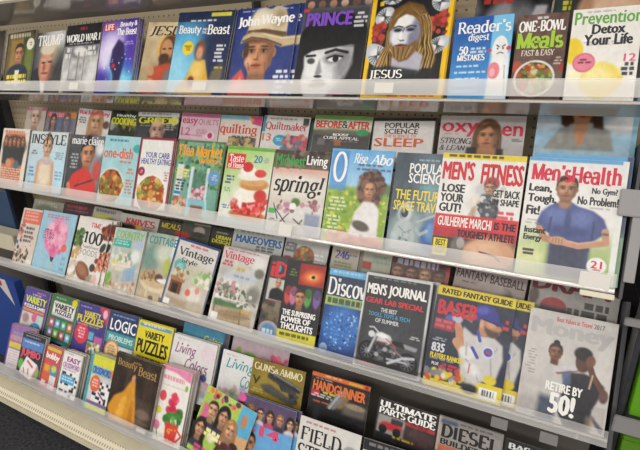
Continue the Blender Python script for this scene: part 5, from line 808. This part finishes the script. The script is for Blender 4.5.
def p(c):
    c.bg('8a7426'); c.nz(.02, 6, 3); c.el(.4, .5, .4, .3, '9a8430', 0, .9)
    c.pg([(.34, .2), (.4, .17), (.97, .36), (.95, .47), (.88, .46), (.94, .68), (.8, .72), (.74, .5), (.6, .48), (.55, .4), (.32, .32)], '3c3c3e', 1, 1); c.ln([(.4, .2), (.95, .38)], .03, '7a7a7c'); c.ln([(.38, .26), (.93, .44)], .012, '1c1c1e'); c.sp(14, .8, .5, .93, .7, ['222', '4a4a4c'], .02, .03, 3); c.ln([(.42, .2), (.46, .27)], .012, '8a8a8c'); c.ln([(.86, .36), (.9, .43)], .012, '1a1a1c'); c.ln([(.82, .35), (.86, .42)], .012, '1a1a1c'); c.ln([(.58, .42), (.62, .5), (.72, .5)], .02, '333'); c.pg([(.2, .5), (.4, .44), (.9, .66), (.86, .76), (.3, .62)], '4a4a4c', .9, 2); c.ln([(.06, .36), (.12, .48)], .03, '222'); c.ln([(.17, .36), (.11, .5)], .03, '222'); c.gk(.04, .6, .3, .7, 2, 'd8c888', .7)
magazine('g8', 'olive gold magazine with a black pistol', p, [('GUNS', .04, .06, .44, .21, 'e4dcb8', 's'), ('&', .44, .1, .52, .2, 'e4dcb8', 's'), ('AMMO', .53, .06, .96, .21, 'e4dcb8', 's')], '6a5a20')
def p(c): c.bg('b09ca4'); c.el(.35, .22, .12, .07, '6a9a40', 0, .4); c.el(.14, .18, .05, .06, '7aa04a', 0, .4); c.sp(12, .72, .1, .98, .24, ['c8486a', 'd86a80'], .03, .05, 3); c.re(.0, .3, 1, 1, '6a5a60')
magazine('g8b', 'dusty pink coloring book behind the teal script one', p, [], '555', cat=LC)
def p(c):
    c.bg('232224'); c.re(0, 0, 1, .09, 'dc6a2c'); c.re(.64, .03, .88, .07, 'd8b02c'); c.gk(.2, .02, .62, .07, 1, 'f0d0b0', .8); c.el(.94, .045, .03, None, 'a83020'); c.gk(.06, .11, .4, .15, 1, 'b8b4b0', .8); c.re(.03, .36, .18, .5, 'c83048', .9); c.gk(.2, .36, .48, .42, 1, 'c8d040', .9, .8); c.gk(.04, .43, .46, .52, 2, 'e8e4e4', .9, .6); c.gk(.04, .58, .4, .62, 1, 'd8602c', .9, .8)
    c.pg([(.52, .24), (.66, .22), (.7, .34), (.46, .68), (.32, .68)], '7a7a7c', 1, 2); c.pg([(.66, .22), (.72, .3), (.6, .6), (.5, .64)], '8a6a40', 1, 2); c.ln([(.54, .28), (.38, .66)], .04, 'a8a8aa'); c.re(.6, .44, .98, .7, '6a6258', .9, .08); c.el(.8, .5, .16, .06, '9a8a70', 0, .5)
magazine('g9', 'black magazine with orange title and a silver revolver', p, [('HANDGUNNER', .04, .15, .95, .36, 'e07034', 'bk')], '1a1a1c')
def p(c): c.bg('2a2a2c'); c.re(.03, .34, .5, .72, '9a9a94', 1, .03); c.pg([(.06, .56), (.14, .48), (.26, .47), (.3, .38), (.44, .4), (.46, .56), (.42, .62), (.08, .64)], 'b82a30', 1, 2); c.el(.14, .64, .07, None, '1a1a1a'); c.el(.38, .64, .07, None, '1a1a1a'); c.re(.26, .37, .46, .48, '2a2a30', .9, .02); c.re(.5, .34, .98, .42, 'b8303a'); c.gk(.55, .35, .95, .41, 1, '5a1018', .6); c.el(.75, .62, .26, .2, '4a3636', 0, .6); c.gk(.3, .72, .7, .78, 1, 'c8a838', .9, .8)
magazine('g10', 'black truck parts magazine with a red off-road car', p, [('ULTIMATE', .03, .03, .98, .17, W_, 'bs'), ('PARTS GUIDE', .03, .18, .98, .32, W_, 'bs')], '1a1a1c')
def p(c): c.bg('8a8480'); c.re(0, 0, .06, 1, 'b8a898'); c.re(.03, .03, .3, .12, '3a4a6a', .8, .04); c.gk(.3, .03, .95, .08, 1, '3a3a3c', .7); c.re(.04, .47, .98, .6, 'c06848', .9, .03); c.re(.03, .1, .97, .48, 'a09a94', .6); c.re(0, .6, 1, 1, '5a5450')
magazine('g11', 'grey magazine with thick black diesel title', p, [('DIESEL', .06, .1, .97, .34, '1c1b1d', 'bs'), ('BUILDER', .06, .36, .7, .46, '1c1b1d', 'bs')], '555', copies=1)
def p(c): c.bg('222'); c.re(0, .2, 1, 1, '2e2e34')
magazine('g12', 'black magazine at the right end of the bottom back row', p, [('BAS', .06, .05, .42, .15, 'd8d8d8', 'bs')], '222')
# ============================================================ bottom shelf, front
def p(c): c.bg('9a70a8'); c.re(.06, .24, .96, .36, 'd88a90'); c.gk(.1, .16, .9, .34, 2, '7ab0c8', .7, .6); c.re(.06, .4, .9, .53, 'd8c850'); c.re(.06, .56, .94, .97, 'e2dcdc'); c.gk(.12, .6, .9, .94, 6, 'c08a9a', .5, .4); c.re(0, 0, .05, 1, '6a3a90')
magazine('h1', 'violet puzzle book at the left end of the bottom shelf', p, [], '6a4a8a', t=.008, cat=PC, copies=1)
def p(c): c.bg('2e2e3c'); c.re(.03, .12, .97, .34, '5a86c8'); c.gk(.1, .04, .9, .1, 1, 'a8a8b0', .8); c.el(.14, .7, .12, .12, '6ab04a', 0, .4); c.el(.85, .8, .12, .14, '8ab060', 0, .4); c.pg([(.34, .5), (.86, .62), (.66, .99), (.12, .9)], 'f0e8e8'); c.pg([(.86, .62), (.9, .66), (.72, 1), (.66, .99)], 'd88a98'); c.ln([(.42, .6), (.66, .7)], .06, 'd85a6a'); c.ln([(.3, .78), (.36, .92)], .04, 'd85a6a'); c.ln([(.5, .76), (.54, .94)], .04, 'd85a6a'); c.gk(.08, .17, .9, .23, 1, 'd8e4f4')
magazine('h2', 'dark blue puzzle book with a tilted white card on its cover', p, [('JUMBO', .06, .34, .92, .56, 'e05a6a', 'bk')], '26262e', t=.009, cat=PC, copies=1)
def p(c): c.bg('b83a48'); c.re(.06, .02, .94, .98, 'd05a58'); c.re(.06, .02, .94, .1, 'e0c040'); c.re(.1, .44, .48, .62, 'e08a30'); c.el(.3, .52, .14, .07, 'e8b040', 0, .2); c.el(.7, .54, .22, .14, '3a9ac0', 0, .1); c.el(.7, .5, .15, .08, 'e0cc50', 0, .3); c.re(.54, .66, .9, .98, 'e8e4e2'); c.re(.1, .64, .48, .8, 'd86a4a'); c.re(.1, .82, .36, .94, 'e8dcd8'); c.gk(.56, .7, .88, .95, 5, 'c0b8b8', .7, .4)
magazine('h3', 'red and orange puzzle book with white bubble lettering', p, [('bobby', .08, .14, .9, .34, W_, 'bk')], 'b0343c', t=.009, cat=PC, copies=1)
def CW(c, x0, y0, x1, y1, n, m, seed):
    r = np.random.default_rng(seed); c.re(x0, y0, x1, y1, 'efeeec')
    for i in range(n):
        for j in range(m):
            if r.random() < .3: c.re(x0+(x1-x0)*i/n, y0+(y1-y0)*j/m, x0+(x1-x0)*(i+1)/n, y0+(y1-y0)*(j+1)/m, '26262a')
def p(c): c.bg('e4e0da'); c.re(.04, .05, .96, .97, 'efece8'); CW(c, .1, .45, .95, .97, 8, 9, 3); c.re(.08, .52, .8, .7, '4aa0d0'); c.gk(.12, .55, .76, .67, 2, 'd8ecf8', .9, .6); c.gk(.2, .03, .6, .07, 1, '9a8a9a'); c.gk(.1, .38, .9, .43, 1, 'a86aa8', .7)
magazine('h4', 'white crossword book with purple title and thick pages', p, [('EASY', .22, .1, .94, .22, 'a04a98', 'bk'), ('CROSSWORD', .06, .24, .95, .36, 'b070b0', 'bk')], 'd8d4cc', t=.011, cat=PC, copies=2, jit=.001)
def p(c): c.bg('d2d84a'); c.re(0, 0, .12, 1, '4a9ab4'); c.re(.12, .06, 1, .16, 'e0d83a'); c.re(.14, .2, .96, .36, '8ab4d8'); c.re(.14, .38, .98, .84, 'd0cce0'); CW(c, .3, .46, .97, .84, 8, 7, 5); c.el(.36, .52, .2, .15, 'e06a48', 0, .06); c.gk(.22, .44, .5, .6, 3, 'f4dcd0', .9, .6); c.re(.14, .84, .98, .9, '8a70b0'); c.el(.92, .26, .09, .07, 'e88a60', 0, .3); c.ln([(.55, .66), (.78, .76)], .05, '8a4a90')
magazine('h5', 'lime yellow crossword book with orange starburst', p, [('CROSSWORD', .16, .21, .9, .34, '2a5aa8', 'bk')], '3a8aa0', t=.009, cat=PC, copies=2)
def p(c):
    c.bg('33261e'); c.nz(.03, 9, 4); c.re(.3, .1, .42, .8, '45352a', .8, .04); c.re(.72, .1, .9, .75, '453428', .8, .05); c.re(.5, .55, .95, .8, '55453a', .7, .08); c.el(.78, .74, .16, .07, '7a6658', 0, .5); c.el(.7, .86, .2, .05, '6a584c', 0, .5)
    c.pg([(.42, .34), (.52, .32), (.56, .5), (.6, .62), (.68, .96), (.1, .98), (.02, .8), (.12, .62), (.3, .52)], 'd9962a', 1, 3); c.pg([(.3, .6), (.4, .55), (.36, .95), (.2, .95)], 'f0b84a', .8, 5); c.pg([(.5, .6), (.56, .6), (.6, .95), (.48, .95)], 'b87420', .8, 4); c.el(.47, .3, .04, .06, 'c99468', 10, .5); c.re(.72, .92, .92, .98, 'c8c4be')
magazine('h6', 'dark brown magazine with a sweep of golden yellow silk', p, [('Beauty', .06, .07, .5, .2, 'a88448', 's'), ('and the', .4, .05, .58, .09, 'a88448', 's'), ('Beast', .54, .1, .94, .23, 'a88448', 's')], '2a201a', copies=2)
def p(c): c.bg('f0ebe4'); c.pg([(0, 0), (1, 0), (1, .14), (.5, .06), (0, .05)], 'e88ab0', 1, 1); c.gk(.06, .12, .95, .2, 1, 'e08aa0', .8, .7); c.gk(.1, .24, .9, .27, 1, 'c8a8b0', .5); c.el(.2, .4, .11, .07, 'e0505c', 0, .1); c.el(.14, .6, .09, .05, 'd8d050', 0, .3); c.sp(16, .4, .34, .85, .6, ['e23a5c', 'ec5a78', 'd02a4c'], .07, .1, 5, (.62, .48, .24, .15)); c.sp(22, .4, .55, .9, .74, ['4a8a3a', '6aa84a', '35702c'], .06, .1, 6); c.pg([(.42, .72), (.86, .72), (.8, .97), (.48, .97)], 'd8463c', 1, 1); c.ln([(.84, .78), (.98, .84), (.82, .94)], .05, 'd8463c'); c.sp(8, .48, .76, .8, .94, ['e8a040'], .03, .04, 8); c.el(.14, .8, .12, .06, 'e87aa8', 40, .3); c.ln([(.16, .8), (.22, .96)], .03, '5a9a40'); c.el(.9, .22, .05, .04, '8ac04a', 0, .3)
magazine('h7', 'white coloring book with red tulips in a watering can', p, [], 'd8d4d0', t=.008, copies=3, jit=.001, cat=LC)
def p(c):
    c.bg('a8cc5a'); c.re(.0, .0, .75, .1, 'b4d468'); c.sp(16, .05, .02, .75, .13, ['e8703a', 'e0b040', 'd04a6a', '4a2a4a'], .03, .05, 3); c.re(.72, .0, 1, .45, '5ab0d8'); c.pg([(.72, .45), (1, .4), (1, 1), (.66, 1)], 'd8a878'); c.sp(30, .1, .5, .6, .7, ['f0e8d8', 'c8d86a', 'e86a9a'], .04, .08, 4); c.re(.05, .25, .3, .5, 'e0609a', .9, .05)
    for x, y, s, h, st in ((.24, .3, SK, '3a2418', 'short'), (.47, .3, 'cf9a78', '221614', 'long'), (.66, .42, SK, 'a8784a', 'long'), (.12, .62, 'cf9a78', '2a1c16', 'long'), (.62, .82, SK, '4a2e20', 'long')): c.bust(x, y, .09, '6a2a3a' if x > .6 else '3a3a4a', y+.3, 2); c.face(x, y, .095, s, h, st)
    c.el(.84, .2, .06, .1, 'c08a68', 0, .3); c.el(.8, .6, .08, .05, '3a2a2a', 0, .4); c.el(.92, .72, .07, .05, '2a2024', 0, .4); c.el(.8, .86, .09, .07, '4a3a3a', 0, .4); c.gk(.2, .56, .6, .7, 2, 'f4f0a8', 1, .7); c.gk(.1, .86, .5, .98, 2, 'e84a8a', .9, .7)
magazine('h8', 'lime green teen magazine curling with several smiling young faces', p, [], 'c0b8a8', bend=.006)
def p(c):
    c.bg('6aa8dc'); c.re(0, 0, 1, .3, '5a4a6a'); c.el(.06, .05, .08, .05, 'd85a9a')
    for i in range(6): c.face(.08+i*.17, .17, .055, [SK, 'cf9a78', 'd8ae90'][i % 3], ['3a2418', '8a6238', '2a1a18'][i % 3], 'long' if i % 2 else 'short'); c.bust(.08+i*.17, .17, .055, ['c84a7a', '3a3a4a', 'd8d0d8'][i % 3], .3, 1.8)
    for x, y, s, h, st in ((.3, .55, SK, '3a261a', 'short'), (.52, .78, 'cf9a78', '2a1c18', 'short'), (.8, .7, 'e0b898', 'c8a070', 'long'), (.08, .75, SK, '8a5a38', 'long')): c.bust(x, y, .12, 'c8cc5a' if x < .4 else '5a7aa0', 1, 2); c.face(x, y, .115, s, h, st)
    c.gk(.1, .9, .9, .98, 1, 'e85a9a', .9, .8)
PT9 = [('J-14', .12, .3, .8, .46, 'd8507a', 'kb')]
magazine('h9', 'blue teen celebrity magazine with pink title and strip of small portraits', p, PT9, 'a0a8b8')
magazine('h9b', 'second blue teen magazine, its right edge showing behind the first', p, PT9, 'a0a8b8')
def p(c): c.bg('dcd9d4'); c.gk(.06, .04, .7, .075, 1, 'a85a58', .7); c.el(.87, .25, .13, None, 'a8a8a6', 0, .1); c.el(.87, .25, .09, None, '8a8a88', 0, .3); c.gk(.8, .21, .95, .29, 3, 'd8d8d4', .7); c.re(0, .5, 1, 1, 'b8b0a0', 1, .2)
magazine('h10', 'cream white outdoor magazine with large black serif title', p, [('FIELD', .05, .1, .72, .26, '222', 's'), ('&', .66, .2, .78, .34, '222', 's'), ('STREAM', .03, .29, .95, .46, '222', 's')], 'a83a44')
def p(c): c.bg('dcd8d4'); c.re(0, 0, 1, .12, '26262a'); c.gk(.04, .03, .9, .09, 1, 'a8a4a0', .7); c.re(0, .3, 1, 1, '8a8480', 1, .2)
magazine('h11', 'white magazine with black top strip at the bottom edge of the picture', p, [('ULTIMATE', .04, .14, .96, .3, '222', 'bs')], '8a3038')
WORLD, E1, E2, EXPO, TUBEROT = .85, 14, 55, .15, 25
# ============================================================ the rack
LIP = acrylic('glare_white_acrylic', .5, 'f6f3ef', .3); LIP2 = acrylic('half_glare_acrylic', .42, 'f4f1ee', .3); CLEAR = acrylic('clear_acrylic', .34, 'f2f0ee', .3)  # same plastic; upper lips get more white, painting in the tube reflections
TRAY = mat('grey_gloss_tray', 'a09a92', .1, .9, metal=.3)
STEEL = mat('dark_grey_steel', '35353a', .45, .5, noise=.15, scale=60)
GREY = mat('grey_plastic', '8b8888', .4)
CREAM = mat('cream_enamel', 'cdc4aa', .4, .5, noise=.05, scale=30)
PEG = dots('pegboard', 'a4957a', '574e40', .0254, .0034, .6)
PERF = dots('perforated_cream', 'd4cab0', '938a74', .0127, .0032, .4, (0, 2))
DARKP = mat('dark_back_panel', '2a2829', .6, .3, noise=.1)
TAGW = mat('white_label', 'd6d2ca', .5)
def lbox(name, x0, x1, v0, v1, n0, n1, mats, parent, bevel=.0008):
    return box(name, (x0, v0, n0), (x1, v1, n1), mats, parent, bevel)
def shelf(k, label, x0, x1, lip, lipmat, depth, step, tags, dz=0, tagm=None):
    r = empty('display_shelf'); place(r, max(k, 0), 0, 0, 0)
    if dz: r.location.z += dz
    tag(r, label, 'shelf', 'tilted display shelves of the magazine rack')
    lbox('tray', x0, x1, -.007, -.0012, -depth, .0198, [TRAY], r); lbox('tray_liner', x0, x1, -.0011, -.0001, -depth, .0198, [GREY], r, 0)
    lbox('clear_lip', x0, x1, lip[0], lip[1], .0205, .0235, [lipmat], r)
    lbox('lip_rim', x0, x1, lip[1], lip[1]+.003, .019, .0245, [lipmat], r)
    if step:
        lbox('rear_step', x0, x1, .0002, step-.012, -.052, -.0455, [STEEL], r); lbox('rear_ledge', x0, x1, step-.018, step-.012, -.115, -.0525, [STEEL], r)
    for bx in (x0+.12, x1-.06): lbox('bracket', bx, bx+.005, -.03, -.006, -depth, -.02, [GREY], r)
    for tx, tw, v0, v1 in tags: lbox('price_tag', tx, tx+tw, v0, v1, .0237, .0245, [tagm or TAGW], r, .0002)
    return r
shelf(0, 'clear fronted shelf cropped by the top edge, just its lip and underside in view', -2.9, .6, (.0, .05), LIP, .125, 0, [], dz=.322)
shelf(0, 'top full shelf of the rack with front lip whitened for tube glare', -2.5, .6, (.006, .042), LIP, .07, 0, [(-1.03, .055, .012, .038), (-.43, .05, .01, .036), (-1.62, .05, .012, .038)])
s1 = shelf(1, 'second shelf of the rack with glare-whitened lip under food and fitness covers', -2.42, .156, (-.010, .031), LIP2, .06, .098, [(.085, .06, -.004, .03), (-.72, .045, -.006, .028)])
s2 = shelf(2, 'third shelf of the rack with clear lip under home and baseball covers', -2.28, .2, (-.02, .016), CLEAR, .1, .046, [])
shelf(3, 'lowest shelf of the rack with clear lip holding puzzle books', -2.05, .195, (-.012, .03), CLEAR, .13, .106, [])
lbox('end_panel', .167, .174, -.02, .34, -.13, .006, [STEEL], s1); lbox('end_panel', .203, .213, -.03, .33, -.13, .004, [STEEL], s2)
for tx in (-.055, .06): lbox('tag_holder', tx, tx+.04, -.052, -.026, .016, .02, [mat('smoky_tag_holder', '6c6967', .35)], s2)
lbox('tag_holder', .09, .157, -.024, -.012, .01, .024, [mat('cream_tag_holder', 'd6d0b8', .4)], s1)
pb = box('pegboard_panel', (-2.53, .24, -1.3), (.6, .25, .62), [PEG]); tag(pb, 'tan pegboard back of the rack with rows of small holes', 'pegboard')
bp = box('back_panel', (-2.05, .03, -1.22), (.19, .04, -.845), [mat('grey_back_panel', '6e6863', .6, .3, noise=.1, scale=6)]); tag(bp, 'grey solid back panel low down behind the bottom shelf', 'panel')
for x, l, hw in ((-2.50, 'slotted steel upright at the left end of the pegboard', .022), (-.93, 'slotted steel upright in the middle of the pegboard', .005)):
    u = box('steel_upright', (x-hw, .2, -1.3), (x+hw, .239, .62), [STEEL]); tag(u, l, 'post', 'steel uprights of the rack')
# cream base deck: top, perforated sloping front, kick plate
dk = empty('base_deck', (0, -.36, -1.31)); tag(dk, 'cream enamelled base deck with perforated front strip along the floor', 'shelf base')
def dkp(n, P, mm, x0=-2.09, x1=.195):
    o = prism(n, [(y+.36, z+1.31) for y, z in P], x0, x1, [mm], dk, .001)
dkp('deck_top', [(.2, -1.245), (-.352, -1.245), (-.352, -1.23), (.2, -1.23)], CREAM)
dkp('front_ledge', [(-.345, -1.244), (-.345, -1.136), (-.388, -1.138), (-.388, -1.148), (-.3515, -1.148), (-.3515, -1.244)], CREAM)
dkp('perforated_strip', [(-.3885, -1.138), (-.414, -1.158), (-.414, -1.168), (-.3885, -1.149)], PERF)
dkp('front_rail', [(-.378, -1.169), (-.414, -1.169), (-.416, -1.192), (-.378, -1.192)], CREAM)
dkp('kick_plate', [(-.33, -1.31), (-.33, -1.2455), (-.32, -1.2455), (-.32, -1.31)], DARKP)
# floor
fl = box('floor', (-6, -5, -1.36), (4, 1.2, -1.31), [mat('charcoal_carpet', '3c3c40', .95, .1, noise=.45, scale=90)], None, 0); fl['kind'] = 'structure'
ce = box('ceiling', (-6, -5, 1.78), (4, 1.2, 1.83), [mat('ceiling_tile', 'e8e5df', .9, .1, noise=.03, scale=20)], None, 0); ce['kind'] = 'structure'
ap = box('aisle_panel', (-4.4, .26, -1.31), (-2.4, .275, .62), [mat('taupe_panel', '57524a', .6, .3, noise=.08, scale=5)]); tag(ap, 'dark taupe panel of the next unit beyond the left end', 'panel')
# ------------------------------------------------------------ right neighbour: dark display frame with green boxes
GREEN = mat('green_carton', '5f9a1c', .45, noise=.04, scale=8); GREEN2 = mat('dark_green_carton', '57841f', .45, noise=.06, scale=8)
fr = empty('pocket_rack', (.3, .05, -1.31)); tag(fr, 'dark grey pocket rack at the right edge holding green boxes', 'display rack')
def frp(n, lo, hi, mm=STEEL): return box(n, (lo[0]-.3, lo[1]-.05, lo[2]+1.31), (hi[0]-.3, hi[1]-.05, hi[2]+1.31), [mm], fr, .002)
frp('post', (.214, -.06, -1.31), (.226, .0, -.36)); frp('post', (.5, -.06, -1.31), (.52, .0, -.05)); frp('back_sheet', (.214, .2, -1.31), (.52, .21, -.05), DARKP)
frp('shelf_board', (.227, -.1, -.715), (.499, .19, -.69)); frp('front_rail', (.2, -.112, -.718), (.52, -.101, -.676), GREY); frp('shelf_board', (.227, -.05, -.465), (.499, .19, -.455)); frp('front_rail', (.185, -.062, -.47), (.52, -.051, -.452), GREY)
frp('shelf_board', (.227, -.1, -1.0), (.499, .19, -.98))
def carton(lo, hi, mm, label, cat, lid=True):
    c = empty('carton', ((lo[0]+hi[0])/2, (lo[1]+hi[1])/2, lo[2])); tag(c, label, cat)
    q = lambda n, a, b, m_: box(n, tuple(a[i]-c.location[i] for i in range(3)), tuple(b[i]-c.location[i] for i in range(3)), [m_], c, .0015)
    q('carton_body', lo, (hi[0], hi[1], hi[2]-.012), mm); q('lid_flap', (lo[0], lo[1], hi[2]-.0115), hi, mm)
    return c
carton((.232, -.075, -.689), (.40, .1, -.52), GREEN, 'bright green carton behind dark posts at the right edge', 'box')
carton((.232, -.08, -.979), (.285, .1, -.745), GREEN2, 'darker green carton below the grey rail at bottom right', 'box')
DGP = mat('charcoal_carton', '4a4a4d', .5, noise=.06)
carton((.245, -.02, -.454), (.45, .15, -.25), DGP, 'charcoal grey carton right of the muscular man cover', 'box')
carton((.19, .06, -.249), (.42, .18, -.10), mat('pale_grey_carton', 'b7b1ae', .5), 'pale grey carton at the right edge above the grey clip', 'box')
cl = empty('shelf_clip'); place(cl, 1, 0, 0, 0); tag(cl, 'grey plastic clip gripping the second shelf end beside the muscular man', 'clip')
lbox('clip_body', .139, .25, .165, .225, .012, .022, [GREY], cl, .002); lbox('clip_tongue', .169, .19, .02, .1645, .0075, .0175, [GREY], cl, .001)
# ------------------------------------------------------------ left neighbour: blue cardboard display, far shelf
BLUE = mat('blue_cardboard', '1f3f86', .6, noise=.05, scale=10); NAVY = mat('navy_panel', '1c3a5c', .6, noise=.06, scale=10)
fd = empty('cardboard_display', (-2.3, -.3, -1.31)); tag(fd, 'blue cardboard floor display at the left edge with white printed wedge', 'display stand')
def fdp(n, lo, hi, mm): return box(n, (lo[0]+2.3, lo[1]+.3, lo[2]+1.31), (hi[0]+2.3, hi[1]+.3, hi[2]+1.31), [mm], fd, .001)
fdp('display_body', (-2.75, -.14, -1.31), (-2.115, -.105, -.82), BLUE)
def flat(n, P, y, mm, par, off):
    V = [(x-off[0], y-off[1], z-off[2]) for x, z in P]+[(x-off[0], y-off[1]+.0008, z-off[2]) for x, z in P]; k = len(P)
    bm = bmesh.new(); vs = [bm.verts.new(v) for v in V]; bm.faces.new(vs[:k]); bm.faces.new(vs[k:][::-1])
    for i in range(k): bm.faces.new((vs[i], vs[(i+1) % k], vs[k+(i+1) % k], vs[k+i]))
    bmesh.ops.recalc_face_normals(bm, faces=bm.faces); me = bpy.data.meshes.new(n); bm.to_mesh(me); bm.free(); return link(n, me, par, [mm])
OFF = (-2.3, -.3, -1.31)
flat('white_wedge', [(-2.5, -.823), (-2.185, -.823), (-2.16, -.95), (-2.24, -.87), (-2.5, -.845)], -.1412, mat('white_print', 'c9c2be', .5), fd, OFF)
flat('red_flower', [(-2.25+.03*(1+.3*(i % 2))*math.cos(i*.785), -.845+.016*(1+.3*(i % 2))*math.sin(i*.785)) for i in range(8)], -.1422, mat('red_print', 'b03038', .5), fd, OFF)
nv = box('navy_sign', (-3.3, .1, -.70), (-2.45, .115, .14), [NAVY]); tag(nv, 'navy blue sign panel left of the rack beside second shelf', 'sign')
fs = empty('gondola_shelf', (-2.8, .05, -.76)); tag(fs, 'beige shelf of the next aisle unit at the left edge', 'shelf')
box('shelf_board', (-.5, -.038, .045), (.495, .045, .07), [CREAM], fs); box('price_rail', (-.5, -.05, 0), (.495, -.039, .085), [CREAM], fs)
# ============================================================ light: store fluorescents overhead, daylight-white room
w = bpy.data.worlds.new('store'); S.world = w; w.use_nodes = True; bg = w.node_tree.nodes['Background']
bg.inputs[0].default_value = (1, .97, .93, 1); bg.inputs[1].default_value = WORLD
def tube(x, y, z, sx, sy_, e):
    l = bpy.data.lights.new('fluorescent', 'AREA'); l.shape = 'RECTANGLE'; l.size = sx; l.size_y = sy_; l.energy = e; l.color = (1, .96, .9)
    o = bpy.data.objects.new('fluorescent', l); COL.objects.link(o); o.location = (x, y, z)
    o.rotation_euler = (math.radians(45), 0, 0)
tube(-1.0, -1.7, 1.6, 5, .3, E1); tube(-1.0, -3.4, 1.6, 5, .3, E2); tube(-1.0, -5.2, 1.6, 5, .3, E2)
S.view_settings.view_transform = 'Standard'; S.view_settings.look = 'None'; S.view_settings.exposure = EXPO; S.view_settings.gamma = 1
